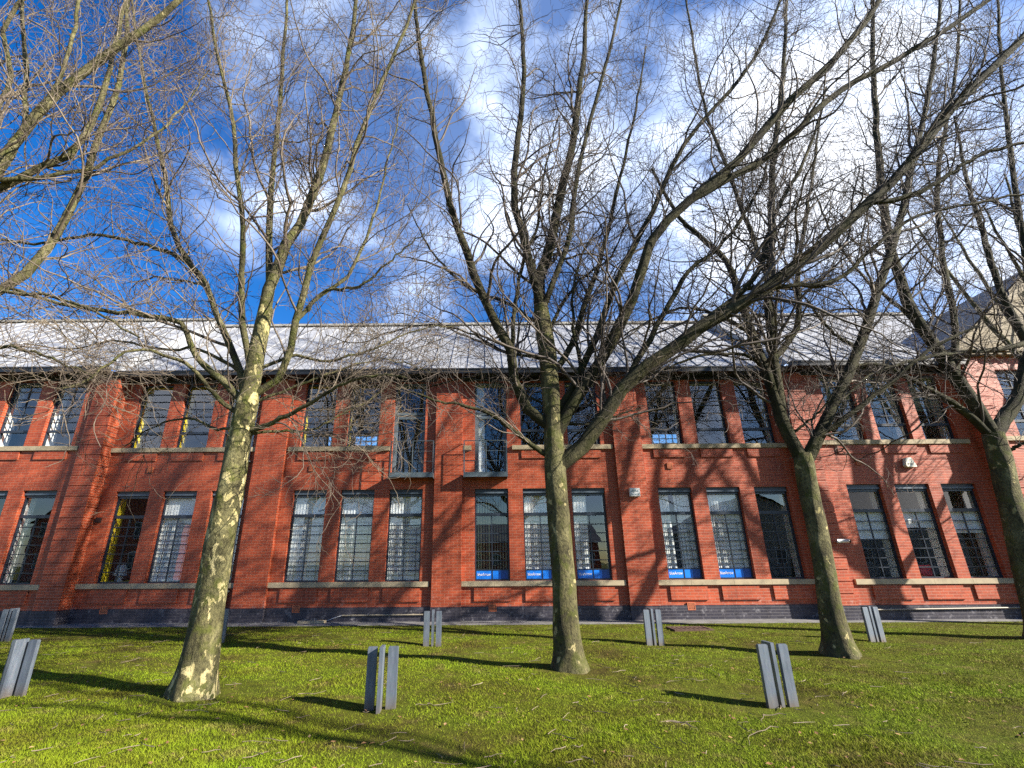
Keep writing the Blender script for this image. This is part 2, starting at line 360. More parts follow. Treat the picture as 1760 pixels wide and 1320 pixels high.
lawn = link('lawn', np_mesh('lawn', V, F), 'lawn_soil'); tag(lawn, 'mossy green lawn crossed by long tree shadows', 'lawn', kind='structure')
pth = MB().box(-30, 30, 13.72, 15.5, -.2, .012).build('path', 'paving'); tag(pth, 'narrow grey block path along the foot of the brick wall', 'path', kind='structure')

def grass():
    n = 620000
    u = RNG.random(n); y0, y1, p = 3.6, 13.74, -.75
    y = (y0**p+u*(y1**p-y0**p))**(1/p)
    x = (RNG.random(n)*2-1)*(1.18*y+1.2)
    z = hgt(x, y)
    # tufts: thin in worn places
    keep = (np.sin(x*1.9+np.sin(y*2.3)*1.4)*np.sin(y*2.1+np.sin(x*1.3)*1.2)+RNG.random(n)*2.2) > -.05
    # worn ground round the trunks and in a few trodden patches
    for tx, ty in ((-3.66, 6.9), (1.21, 8.18), (6.08, 9.44), (10.9, 10.74), (-1.22, 6.36), (3.3, 6.34)):
        d = np.hypot(x-tx, (y-ty)); keep &= RNG.random(n) < np.clip((d-.25)/.65, .12, 1)
    worn = np.sin(x*1.15+2.0+.8*np.sin(y*1.7))*np.sin(y*1.45+.6+.7*np.sin(x*.9)); keep &= RNG.random(n) < np.clip(1.25-1.15*np.clip(worn, 0, 1), .2, 1)
    x, y, z = x[keep], y[keep], z[keep]; n = len(x)
    th = RNG.random(n)*2*np.pi; h = (.010+.020*RNG.random(n)**1.6)*(1+.3*np.sin(x*2.2)*np.sin(y*2.7)); w = .0015+.001*y/4
    lean = RNG.normal(0, .75, (n, 2))*h[:, None]
    cx, sx = np.cos(th)*w, np.sin(th)*w
    A = np.stack([x-cx, y-sx, z-.003], -1); B = np.stack([x+cx, y+sx, z-.003], -1); T = np.stack([x+lean[:, 0], y+lean[:, 1], z+h], -1)
    V = np.stack([A, B, T], 1).reshape(-1, 3); F = np.arange(3*n).reshape(-1, 3)
    return link('grass', np_mesh('grass', V, F, False), 'grass_blade')
tag(grass(), 'short tufted grass blades covering the lawn', 'grass', kind='stuff')

# ------------------------------------------------------------------ the building
YM, YW, YB = 14.5, 14.15, 13.8        # main wall, the two wings, the gabled end block
BL = thing('brick_building', 'long two storey red brick works building with grey metal roof', 'building', (0, YM, 0))
BB = (0, YM, 0)
def bpart(mb, name, m, parent=BL, smooth=False): return mb.build(name, m, parent, BB, smooth)
SILL, HEAD, USILL, UHEAD, WW, EAVE = 1.015, 3.547, 4.843, 6.93, .988, 7.12
LOW = {'0a': (-16.29, YW), '0b': (-14.86, YW), '0c': (-13.436, YW), '1a': (-10.983, YM), '1b': (-9.57, YM), '1c': (-8.15, YM),
       '2a': (-5.719, YM), '2b': (-4.306, YM), '2c': (-2.878, YM), '3a': (-.351, YM), '3b': (1.064, YM), '3c': (2.503, YM),
       '4a': (5.059, YM), '4b': (6.484, YM), '4c': (7.897, YM), '5a': (10.378, YW), '5b': (11.76, YW), '5c': (13.095, YW)}
END = {'6a': (15.55, YB), '6b': (17.0, YB)}
DOORZ = 3.99
def wall(name, x0, x1, y, z0, z1, holes, depth=.20):
    """one wall face with its openings and their reveals; holes are (x0, x1, z0, z1)"""
    xs = sorted({x0, x1, *[h[0] for h in holes], *[h[1] for h in holes]}); zs = sorted({z0, z1, *[h[2] for h in holes], *[h[3] for h in holes]})
    mb = MB()
    for a, b in zip(xs, xs[1:]):
        for c, d in zip(zs, zs[1:]):
            mx, mz = (a+b)/2, (c+d)/2
            if any(h[0] < mx < h[1] and h[2] < mz < h[3] for h in holes): continue
            mb.quad((a, y, c), (b, y, c), (b, y, d), (a, y, d))
    for a, b, c, d in holes:
        mb.quad((a, y, c), (a, y, d), (a, y+depth, d), (a, y+depth, c)); mb.quad((b, y, d), (b, y, c), (b, y+depth, c), (b, y+depth, d))
        mb.quad((a, y, d), (b, y, d), (b, y+depth, d), (a, y+depth, d)); mb.quad((b, y, c), (a, y, c), (a, y+depth, c), (b, y+depth, c))
    return bpart(mb, name, 'red_brick')
def holes_of(keys, src=LOW):
    r = []
    for k in keys:
        x = src[k][0]; r.append((x, x+WW, SILL, HEAD))
        if k in ('2c', '3a'): r.append((x, x+WW, DOORZ, UHEAD))
        else: r.append((x, x+WW, USILL, UHEAD))
    return r
PL = .37                                # top of the blue brick plinth
wall('wall', -11.45, 9.55, YM, PL, 7.25, holes_of([k for k in LOW if LOW[k][1] == YM]))
wall('wall', -30, -11.452, YW, PL, 7.25, holes_of(['0a', '0b', '0c']))
wall('wall', 9.3, 14.7, YW, PL, 7.25, holes_of(['5a', '5b', '5c']))
wall('wall', 14.6, 24.5, YB, PL, 7.5, holes_of(['6a', '6b'], END))
bpart(MB().quad((-11.45, YW, PL), (-11.45, YM, PL), (-11.45, YM, 7.25), (-11.45, YW, 7.25)), 'wall', 'red_brick')
bpart(MB().quad((9.3, YM, PL), (9.3, YW, PL), (9.3, YW, 7.25), (9.3, YM, 7.25)), 'wall', 'red_brick')
bpart(MB().quad((14.6, YW+.3, PL), (14.6, YB, PL), (14.6, YB, 7.5), (14.6, YW+.3, 7.5)), 'wall', 'red_brick')
pl = MB()
pl.box(-11.42, 9.28, YM-.03, YM+.3, -.2, PL); pl.box(-30, -11.42, YW-.03, YM+.3, -.2, PL); pl.box(9.28, 14.57, YW-.03, YM+.3, -.2, PL); pl.box(14.57, 24.5, YB-.03, YM+.3, -.2, PL)
bpart(pl, 'plinth', 'blue_brick')
# flat piers of the main range
for x0, x1 in ((-7.0, -6.085), (-1.545, -.722), (3.88, 4.71)):
    bpart(MB().box(x0, x1, YM-.12, YM+.05, PL, 7.05), 'pier', 'red_brick')
    bpart(MB().box(x0-.012, x1+.012, YM-.145, YM+.05, -.2, PL-.003), 'pier_base', 'blue_brick')
# banded corner piers of the wings and of the gabled block
def banded(x0, x1, y, yb, ztop, name='banded_pier'):
    mb = MB(); z = PL; step = .3
    mb.box(x0+.022, x1-.022, y+.03, yb, PL, ztop)
    while z < ztop-.05:
        z2 = min(z+step-.022, ztop); mb.box(x0, x1, y, yb-.01, z, z2); z += step
    bpart(mb, name, 'red_brick'); bpart(MB().box(x0-.012, x1+.012, y-.025, yb, -.2, PL-.003), 'pier_base', 'blue_brick')
banded(-12.10, -11.42, YW-.10, YM, 6.98); banded(9.17, 9.80, YW-.10, YM, 6.98); banded(14.53, 15.05, YB-.08, YW+.3, 7.3); banded(-17.6, -16.95, YW-.10, YM, 6.98)

# sills and raised panels under them
def sill(x0, x1, y, z):
    mb = MB(); x = x0; i = 0
    while x < x1-.01:
        L = min((.92, 1.18, 1.04, .8)[i % 4], x1-x)
        if x1-x-L < .3: L = x1-x
        mb.box(x+.0025, x+L-.0025, y-.075, y+.19, z-.135, z-.002); x += L; i += 1
    bpart(mb, 'stone_sill', 'sandstone')
for x0, x1, y in ((-17.0, -12.1, YW), (-11.42, -7.0, YM), (-6.085, -1.62, YM), (-.722, 3.83, YM), (4.71, 9.17, YM), (9.92, 14.32, YW)):
    sill(x0, x1, y, SILL)
for x0, x1, y in ((-17.0, -12.16, YW), (-11.42, -7.0, YM), (-6.03, -2.93, YM), (-.70, -.45, YM), (.78, 3.83, YM), (4.71, 9.17, YM), (9.86, 14.32, YW), (15.05, 24, YB)):
    sill(x0, x1, y, USILL)
for k, (x, y) in LOW.items():
    bpart(MB().box(x-.02, x+WW+.02, y-.042, y+.05, .50, .845), 'brick_panel', 'red_brick')
    if k not in ('2c', '3a'): bpart(MB().box(x-.0, x+WW-.02, y-.042, y+.05, 4.445, 4.69), 'brick_panel', 'red_brick')

# air bricks, terracotta vents
def vent(x, y, z, w=.21, h=.19):
    mb = MB()
    mb.box(x, x+w, y-.036, y+.02, z, z+.022).box(x, x+w, y-.036, y+.02, z+h-.022, z+h).box(x, x+.022, y-.036, y+.02, z+.022, z+h-.022).box(x+w-.022, x+w, y-.036, y+.02, z+.022, z+h-.022)
    for i in range(1, 5):
        xx = x+.022+(w-.044)*i/5; mb.box(xx-.008, xx+.008, y-.034, y+.02, z+.022, z+h-.022)
    for i in range(1, 4):
        zz = z+.022+(h-.044)*i/4; mb.box(x+.022, x+w-.022, y-.032, y+.02, zz-.007, zz+.007)
    o = bpart(mb, 'air_brick', 'terracotta'); bpart(MB().box(x+.01, x+w-.01, y-.0305, y-.03, z+.01, z+h-.01), 'vent_backing', 'black_plastic', o)
for x, y in ((-10.6, YM), (-5.34, YM), (.03, YM), (5.45, YM)): vent(x, y, .245)
for x, y in ((-10.2, YM), (-5.33, YM), (5.42, YM), (10.83, YW)): vent(x, y, 4.10, .16, .17)

# windows -----------------------------------------------------------------
def reveal(win, x0, x1, y, z0, z1, m, dep=.32):
    t = .02
    bpart(MB().box(x0-t, x0+.004, y, y+dep, z0, z1).box(x1-.004, x1+t, y, y+dep, z0, z1).box(x0+.004, x1-.004, y, y+dep, z1-.006, z1+t).box(x0+.004, x1-.004, y, y+dep, z0-t, z0+.003), 'inner_reveal', m, win)
def slats(win, x0, x1, y, z0, z1, m, pitch=.09, angle=25, wfac=1.08):
    mb = MB(); n = int((x1-x0)/pitch)
    for i in range(n):
        xc = x0+(i+.5)*(x1-x0)/n; w = pitch*wfac/2; a = rad(angle+random.uniform(-5, 5)); c, s = math.cos(a)*w, math.sin(a)*w
        mb.quad((xc-c, y-s, z0), (xc+c, y+s, z0), (xc+c, y+s, z1), (xc-c, y-s, z1))
    bpart(mb, 'vertical_blind', m, win)
def lower_window(k, x, y, zs=SILL, zh=HEAD):
    yf = y+.12; x1 = x+WW; f = MB()
    f.box(x, x+.042, yf, yf+.07, zs, zh).box(x1-.042, x1, yf, yf+.07, zs, zh).box(x+.042, x1-.042, yf, yf+.07, zs, zs+.042)
    f.box(x+.042, x1-.042, yf-.012, yf+.07, 2.775, 2.862)
    f.box(x+.042, x1-.042, yf, yf+.07, zh-.20, zh-.145)
    w = bpart(f, 'window', 'frame_paint')
    bpart(MB().box(x+.003, x1-.003, yf-.05, yf+.06, zh-.142, zh-.003), 'shutter_box', 'frame_paint', w)
    bpart(MB().box(x+.012, x1-.012, yf-.062, yf-.05, zh-.128, zh-.082).box(x+.045, x1-.045, yf-.012, yf-.001, zh-.192, zh-.163), 'head_strip', 'head_paint', w)
    g = MB(); xm = (x+x1)/2; zb, zt = zs+.042, 2.775; rows = 7
    g.box(xm-.012, xm+.012, yf+.012, yf+.05, zb, zt)
    for i in range(1, rows):
        z = zb+(zt-zb)*i/rows; g.box(x+.042, xm-.012, yf+.008, yf+.05, z-.012, z+.012).box(xm+.012, x1-.042, yf+.008, yf+.05, z-.012, z+.012)
    bpart(g, 'glazing_bar', 'frame_paint', w)
    bpart(MB().quad((x+.04, yf+.045, zs+.04), (x1-.04, yf+.045, zs+.04), (x1-.04, yf+.045, zh-.15), (x+.04, yf+.045, zh-.15)), 'pane', 'window_glass', w)
    yel = k in ('1a',)
    reveal(w, x, x1, yf+.075, zs, zh, 'yellow_paint' if yel else 'white_paint')
    yb = yf+.135
    if k in ('1b', '1c', '2a', '2b', '2c', '3b', '4a', '4b', '3c', '5a', '5b', '5c'):
        gr = MB(); a, b_ = x+.2, x1-.16; yy = yf+.09; q = .0055
        if k[0] != '5':
            for xx in (a, b_): gr.box(xx-q, xx+q, yy, yy+.01, zs+.03, 2.62)
            z0 = zs+.042+(2.775-zs-.042)/14
            for i in range(7):
                z = z0+(2.775-zs-.042)*i/7*.98; gr.box(a+q, b_-q, yy, yy+.01, z-q, z+q)
            bpart(gr, 'security_grille', 'black_plastic', w)
    if k in ('1b', '1c', '2a', '2b', '2c'): slats(w, x-.1, x1+.1, yb, zs-.05, zh-.05, 'blind_fabric', .089, 10, 1.06)
    elif k in ('3b', '4b'): slats(w, x-.1, x1+.1, yb, zs-.05, zh-.05, 'blind_fabric', .089, 6, 1.06)
    elif k == '4a': slats(w, x-.1, x+.36, yb, zs-.05, zh-.05, 'blind_fabric', .089, 6, 1.06); slats(w, x+.50, x1+.1, yb, zs-.05, zh-.05, 'blind_fabric', .089, 6, 1.06)
    elif k == '3a': slats(w, x-.1, x1+.1, yb+.02, zs-.05, zh-.05, 'green_blind_fabric', .075, -58, 1.1)
    elif k == '3c': slats(w, x-.1, x+.45, yb, zs-.05, zh-.05, 'blind_fabric', .089, 6, 1.06)
    elif k == '0c': slats(w, x+.55, x1+.1, yb+.25, zs-.05, zh-.05, 'green_blind_fabric', .089, 74, 1.0)
    elif k in ('5a', '5b', '5c'):
        bpart(MB().box(x-.05, x1+.05, yb, yb+.012, (2.05, 2.35, 2.2)[ord(k[1])-97], 2.8), 'roller_blind', 'blind_fabric', w)
    return w
def upper_window(k, x, y):
    yf = y+.12; x1 = x+WW; zs, zh = USILL, UHEAD; f = MB(); zt = 5.30
    f.box(x, x+.042, yf, yf+.07, zs, zh).box(x1-.042, x1, yf, yf+.07, zs, zh).box(x+.042, x1-.042, yf, yf+.07, zs, zs+.045).box(x+.042, x1-.042, yf, yf+.07, zh-.06, zh).box(x+.042, x1-.042, yf-.01, yf+.07, zt, zt+.075)
    w = bpart(f, 'window', 'frame_paint'); g = MB(); xm = (x+x1)/2; a, b_ = zt+.075, zh-.06
    for i in range(1, 6):
        z = a+(b_-a)*i/6; g.box(x+.042, x1-.042, yf+.01, yf+.05, z-.009, z+.009)
    if k[0] in '056':
        for i in range(6):
            z0, z1 = a+(b_-a)*i/6+(.009 if i else 0), a+(b_-a)*(i+1)/6-(.009 if i < 5 else 0); g.box(xm-.009, xm+.009, yf+.012, yf+.05, z0, z1)
    bpart(g, 'glazing_bar', 'frame_paint', w)
    bpart(MB().quad((x+.04, yf+.045, zs+.04), (x1-.04, yf+.045, zs+.04), (x1-.04, yf+.045, zh-.05), (x+.04, yf+.045, zh-.05)), 'pane', 'window_glass', w)
    reveal(w, x, x1, yf+.075, zs, zh, 'yellow_paint' if k[0] in '12' else 'white_paint')
    if k[0] == '5': bpart(MB().box(x-.05, x1+.05, yf+.46, yf+.475, 5.9, 6.9), 'roller_blind', 'green_blind_fabric', w)
for k, (x, y) in LOW.items():
    lower_window(k, x, y)
    if k not in ('2c', '3a'): upper_window(k, x, y)
for k, (x, y) in END.items():
    lower_window(k, x, y); upper_window(k, x, y)

# balcony doors and balconies
for k, flip, bx in (('2c', False, (-2.84, -1.56)), ('3a', True, (-.675, .62))):
    x, y = LOW[k]; x1 = x+WW; yf = y+.14; f = MB()
    f.box(x, x+.055, yf, yf+.08, DOORZ, UHEAD).box(x1-.055, x1, yf, yf+.08, DOORZ, UHEAD).box(x+.055, x1-.055, yf, yf+.08, UHEAD-.06, UHEAD)
    f.box(x+.055, x1-.055, yf-.008, yf+.08, 5.87, 5.95).box(x+.055, x1-.055, yf+.004, yf+.08, 5.74, 5.82).box(x+.055, x1-.055, yf+.004, yf+.08, DOORZ, DOORZ+.05)
    f.box(x+.055, x+.11, yf+.006, yf+.07, DOORZ+.05, 5.74).box(x1-.11, x1-.055, yf+.006, yf+.07, DOORZ+.05, 5.74)
    d = bpart(f, 'balcony_door', 'door_frame_paint')
    bpart(MB().quad((x+.05, yf+.05, DOORZ), (x1-.05, yf+.05, DOORZ), (x1-.05, yf+.05, UHEAD-.04), (x+.05, yf+.05, UHEAD-.04)), 'pane', 'window_glass', d)
    hx = x1-.095 if flip else x+.095
    bpart(MB().tube([(hx, yf-.05, 4.65), (hx, yf-.05, 5.0)], .011, 8).box(hx-.008, hx+.008, yf-.05, yf+.006, 4.69, 4.706).box(hx-.008, hx+.008, yf-.05, yf+.006, 4.944, 4.96), 'handle', 'rail_metal', d)
    reveal(d, x, x1, yf+.085, DOORZ, UHEAD, 'white_paint')
    if flip: slats(d, x+.02, x+.30, yf+.2, DOORZ, UHEAD, 'blind_fabric', .089, 8, 1.06)
    b0, b1 = bx; yo = YM-.42; zt = 3.965
    bal = bpart(MB().box(b0, b1, yo+.02, YM+.13, zt-.03, zt).box(b0, b1, yo, yo+.02, zt-.13, zt+.01).box(b0, b0+.02, yo+.02, YM, zt-.13, zt-.03).box(b1-.02, b1, yo+.02, YM, zt-.13, zt-.03), 'balcony', 'door_frame_paint')
    r = MB(); zr = 4.90; posts = [(b0+.012, yo+.012), (b1-.012, yo+.012), ((b0+b1)/2+.02, yo+.012), (b0+.012, YM-.04), (b1-.012, YM-.04)]
    for px, py in posts: r.box(px-.011, px+.011, py-.011, py+.011, zt+.01, zr)
    for z in (zr+.008, 4.60, 4.30):
        rr = .013 if z > zr else .007
        r.tube([(b0, yo+.012, z), (b1, yo+.012, z)], rr, 6).tube([(b0+.012, yo+.012, z), (b0+.012, YM-.02, z)], rr, 6).tube([(b1-.012, yo+.012, z), (b1-.012, YM-.02, z)], rr, 6)
    bpart(r, 'railing', 'rail_metal', bal)

# rooms behind the glass
for z0, z1 in ((.4, 3.75), (3.95, 7.15)):
    r = MB()
    r.quad((-30, 14.78, z0), (24, 14.78, z0), (24, 19.5, z0), (-30, 19.5, z0)); r.quad((-30, 14.78, z1), (-30, 19.5, z1), (24, 19.5, z1), (24, 14.78, z1))
    if z0 < 1: r.quad((-30, 19.5, z0), (24, 19.5, z0), (24, 19.5, z1), (-30, 19.5, z1))
    else:
        hx = [-30, -7.5, -6.4, -5.42, -4.5, 6.85, 7.95, 24]
        for i in range(7):
            if i % 2 == 0: r.quad((hx[i], 19.5, z0), (hx[i+1], 19.5, z0), (hx[i+1], 19.5, z1), (hx[i], 19.5, z1))
            else:
                r.quad((hx[i], 19.5, z0), (hx[i+1], 19.5, z0), (hx[i+1], 19.5, 6.04), (hx[i], 19.5, 6.04)); r.quad((hx[i], 19.5, 6.40), (hx[i+1], 19.5, 6.40), (hx[i+1], 19.5, z1), (hx[i], 19.5, z1))
                bw = MB().box(hx[i], hx[i+1], 19.49, 19.52, 6.205, 6.235)
                for j in range(5):
                    xb = hx[i]+(hx[i+1]-hx[i])*j/4; bw.box(xb-.016, xb+.016, 19.485, 19.525, 6.04, 6.40)
                bpart(bw, 'rear_window', 'frame_paint')
    r.quad((-30, 14.78, z0), (-30, 19.5, z0), (-30, 19.5, z1), (-30, 14.78, z1)); r.quad((24, 14.78, z0), (24, 14.78, z1), (24, 19.5, z1), (24, 19.5, z0))
    # (the upper floor has windows in its rear wall too)
    for x in (-11.9, -6.55, -1.15, 4.3, 9.6, 14.6): r.box(x-.08, x+.08, 14.8, 19.4, z0+.01, z1-.01)
    bpart(r, 'interior_room', 'room_wall')

# roof, gutter, gable ------------------------------------------------------
RS = (10.93-7.2)/(18.5-14.15)
def roof(x0, x1, ye, ridge_y, name='roof'):
    ze = 7.22; zr = ze+(ridge_y-ye)*RS
    mb = MB()
    mb.quad((x0, ye, ze), (x1, ye, ze), (x1, ridge_y, zr), (x0, ridge_y, zr)); mb.quad((x1, ridge_y, zr), (x1, ridge_y+1, zr-RS), (x0, ridge_y+1, zr-RS), (x0, ridge_y, zr))
    mb.quad((x0, ye, ze), (x1, ye, ze), (x1, ye, ze-.05), (x0, ye, ze-.05))
    mb.quad((x0, ye, ze-.05), (x0, ye, ze), (x0, ridge_y, zr), (x0, ridge_y, zr-.7), (x0, ye+.6, ze-.05)); mb.quad((x1, ye, ze), (x1, ye, ze-.05), (x1, ye+.6, ze-.05), (x1, ridge_y, zr-.7), (x1, ridge_y, zr))
    r = bpart(mb, name, 'lead_roof')
    s = MB(); x = x0+.3
    k = math.hypot(1, RS); nyy, nzz = -RS/k*.03, 1/k*.03
    while x < x1-.1:
        a, b_ = (ye, ze), (ridge_y-.1, zr-.1*RS); w = .016
        p = [(x-w, a[0], a[1]), (x+w, a[0], a[1]), (x+w, a[0]+nyy, a[1]+nzz), (x-w, a[0]+nyy, a[1]+nzz)]
        q = [(x-w, b_[0], b_[1]), (x+w, b_[0], b_[1]), (x+w, b_[0]+nyy, b_[1]+nzz), (x-w, b_[0]+nyy, b_[1]+nzz)]
        s.quad(*p); s.quad(p[0], p[3], q[3], q[0]); s.quad(p[1], q[1], q[2], p[2]); s.quad(p[3], p[2], q[2], q[3]); x += .56
    bpart(s, 'standing_seam', 'lead_roof', r)
    bpart(MB().box(x0, x1, ridge_y-.14, ridge_y+.14, zr-.02, zr+.07), 'ridge_cap', 'concrete', r)
    g = MB(); g.box(x0, x1, ye-.13, ye+.02, ze-.19, ze-.04).box(x0, x1, ye+.02, ye+.62, ze-.19, ze-.12).box(x0, x1, ye-.15, ye-.13, ze-.075, ze-.03)
    bpart(g, 'gutter', 'gutter_paint', r)
roof(-11.5, 9.25, YM-.40, 18.5); roof(-30, -11.5, YW-.45, 18.42); roof(9.25, 14.62, YW-.45, 18.42)
ya, za = YW-.45+.75, 7.22+.75*RS; zb_ = 7.22+(18.42-YW+.45)*RS
rr = bpart(MB().quad((14.621, ya, za), (17.9, ya, za), (17.9, 18.42, zb_), (14.621, 18.42, zb_)).quad((14.621, 18.42, zb_), (17.9, 18.42, zb_), (17.9, 19.4, zb_-RS), (14.621, 19.4, zb_-RS)), 'roof', 'lead_roof')
bpart(MB().box(14.621, 17.9, 18.28, 18.56, zb_-.02, zb_+.07), 'ridge_cap', 'concrete', rr)
GX0, GX1, GA, GZ0 = 14.40, 21.2, 17.8, 7.45
gs = math.tan(rad(40)); gza = GZ0+(GA-GX0)*gs
bpart(MB().prism([(GX0+.25, GZ0+.12), (GX1-.25, GZ0+.12), (GA, gza-.12)], YB+.04, YB+.3), 'stone_gable', 'pale_stone')
gc = MB(); gc.box(GX0-.05, GX1, YB-.24, YB+.04, GZ0, GZ0+.13).box(GX0+.05, GX1, YB-.14, YB+.04, GZ0-.10, GZ0)
xx = GX0+.16
while xx < GX1: gc.box(xx, xx+.13, YB-.20, YB-.14, GZ0-.09, GZ0-.005); xx += .27
bpart(gc, 'cornice', 'pale_stone')
k = math.hypot(1, gs); nxn, nzn = -gs/k, 1/k
rk = MB(); rk.prism([(GX0-.05, GZ0+.131), (GX0+.40, GZ0+.131), (GA, gza-.30), (GA, gza+.10)], YB-.22, YB+.04); rk.prism([(GA, gza+.10), (GA, gza-.30), (GX1-.4, GZ0+.131), (GX1, GZ0+.131)], YB-.22, YB+.04)
bpart(rk, 'raking_cornice', 'pale_stone')
gr = MB(); gr.quad((GX0-.1, YB-.2, GZ0+.14), (GA, YB-.2, gza+.16), (GA, 18.9, gza+.16), (GX0-.1, 15.2, GZ0+.14)); gr.quad((GA, YB-.2, gza+.16), (GX1, YB-.2, GZ0+.14), (GX1, 18.9, GZ0+.14), (GA, 18.9, gza+.16))
bpart(gr, 'gable_roof', 'slate')

for x0, x1, y in ((-11.45, 9.15, YM), (-30, -11.45, YW), (9.82, 14.5, YW)): bpart(MB().box(x0, x1, y-.03, y+.05, 6.935, 7.028), 'eave_shade_strip', 'gutter_paint')  # dark strip painting in the shade on the brick just under the soffit
# downpipe
dp = MB(); dp.tube([(-7.2, YM-.20, 7.02), (-7.2, YM-.11, 6.8), (-7.2, YM-.09, .42), (-7.2, YM-.14, .3)], .05, 10)
d = bpart(dp, 'downpipe', 'pipe_paint', BL, True)
for z in (6.2, 4.4, 2.4, .8): bpart(MB().box(-7.28, -7.12, YM-.15, YM, z-.02, z+.02), 'pipe_bracket', 'rail_metal', d)
# cream service pipes along the plinth
for pts in ([(-3.95, YM-.07, .175), (-1.75, YM-.07, .185)], [(10.1, YW-.07, .26), (14.5, YW-.07, .295)]):
    p = bpart(MB().tube(pts, .017, 8), 'service_pipe', 'pipe_cream')
    n = 4
    for i in range(n):
        q = [a+(b_-a)*(i+.5)/n for a, b_ in zip(*pts)]; bpart(MB().box(q[0]-.012, q[0]+.012, q[1]-.002, q[1]+.055, q[2]-.024, q[2]+.024), 'pipe_clip', 'pipe_cream', p)
# small cable on the plinth end
bpart(MB().tube([(-3.95, YM-.07, .175), (-4.15, YM-.08, .12), (-4.4, YM-.06, .03)], .006, 6), 'cable', 'white_plastic')
bpart(MB().box(-11.36, -11.22, YM-.06, YM, 2.66, 2.80), 'junction_box', 'black_plastic')

# ------------------------------------------------------------------ things on and by the building
def win_sign(k, label):
    x, y = LOW[k]; yf = y+.12; xm = x+WW/2; z0, z1 = SILL+.045, SILL+.285; base = (xm, yf+.02, z0)
    t = thing('window_sign', label, 'sign', base, 'blue signs in the ground floor windows')
    MB().box(x+.045, xm-.014, yf+.022, yf+.034, z0, z1).build('text_panel', 'bright_blue_vinyl', t, base)
    MB().box(xm+.014, xm+.235, yf+.022, yf+.034, z0, z1).build('bright_panel', 'bright_blue_vinyl', t, base)
    MB().box(xm+.235, x+WW-.045, yf+.022, yf+.034, z0, z1).build('dark_panel', 'deep_blue_vinyl', t, base)
    text_mesh('lettering', 'blueArrow', .112, x+.075, yf+.019, z0+.085, 'white_vinyl', t, base, width=.74)
win_sign('3a', 'blue window sign in the slatted blind window under the balcony')
win_sign('3b', 'blue window sign half hidden by the middle tree trunk')
win_sign('3c', 'blue window sign just right of the middle tree trunk')
win_sign('4a', 'blue window sign right of the boxed wall alarm, in the first window of its bay')
win_sign('4b', 'blue window sign in the middle window of the bay left of the third trunk')

base = (4.31, YM-.12, 3.27)
t = thing('alarm_box', 'square white alarm box with grey lettering on the flat brick pier', 'alarm box', base)
ab = MB(); ab.box(base[0]-.145, base[0]+.145, base[1]-.115, base[1]-.002, base[2], base[2]+.235); ab.build('housing', 'white_plastic', t, base)
MB().box(base[0]-.135, base[0]+.135, base[1]-.121, base[1]-.116, base[2]+.012, base[2]+.223).build('cover', 'white_plastic', t, base)
text_mesh('lettering', 'alpha', .105, base[0]-.117, base[1]-.124, base[2]+.125, 'grey_print', t, base, width=.98)
mb = MB()
for i, x in enumerate((0, .024, .048, .088, .112, .136, .176, .20)): mb.box(base[0]-.113+x, base[0]-.113+x+.016, base[1]-.1235, base[1]-.1215, base[2]+.04, base[2]+.072)
mb.build('small_print', 'grey_print', t, base)
base = (12.32, YW, 4.02)
t = thing('alarm_box', 'cream tapered alarm box between the floors of the right wing', 'alarm box', base)
x, y, z = base
sh = [(-.085, .27), (-.14, .05), (-.10, 0), (.16, 0), (.165, .03), (.07, .27)]
MB().prism([(x+a, z+b_) for a, b_ in reversed(sh)][::-1], y-.12, y-.002).build('housing', 'cream_plastic', t, base)
mb = MB()
for i, xx in enumerate((0, .026, .07, .096, .122, .148)): mb.box(x-.09+xx, x-.09+xx+.018, y-.1225, y-.1205, z+.065, z+.10)
mb.build('small_print', 'black_plastic', t, base)
base = (9.80, YW-.10, 1.99)
t = thing('security_camera', 'white bullet camera with black lens on the banded brick pier', 'camera', base)
x, y, z = base
MB().tube([(x-.12, y-.002, z-.02), (x-.12, y-.05, z-.02)], .04, 12).tube([(x-.12, y-.05, z-.02), (x-.10, y-.16, z-.005)], .016, 8).build('bracket', 'white_plastic', t, base, True)
MB().tube([(x-.20, y-.10, z+.0), (x+.02, y-.24, z-.01)], .048, 14).build('housing', 'white_plastic', t, base, True)
MB().tube([(x+.0205, y-.2404, z-.01), (x+.05, y-.259, z-.0114)], .041, 14).build('lens', 'black_plastic', t, base, True)

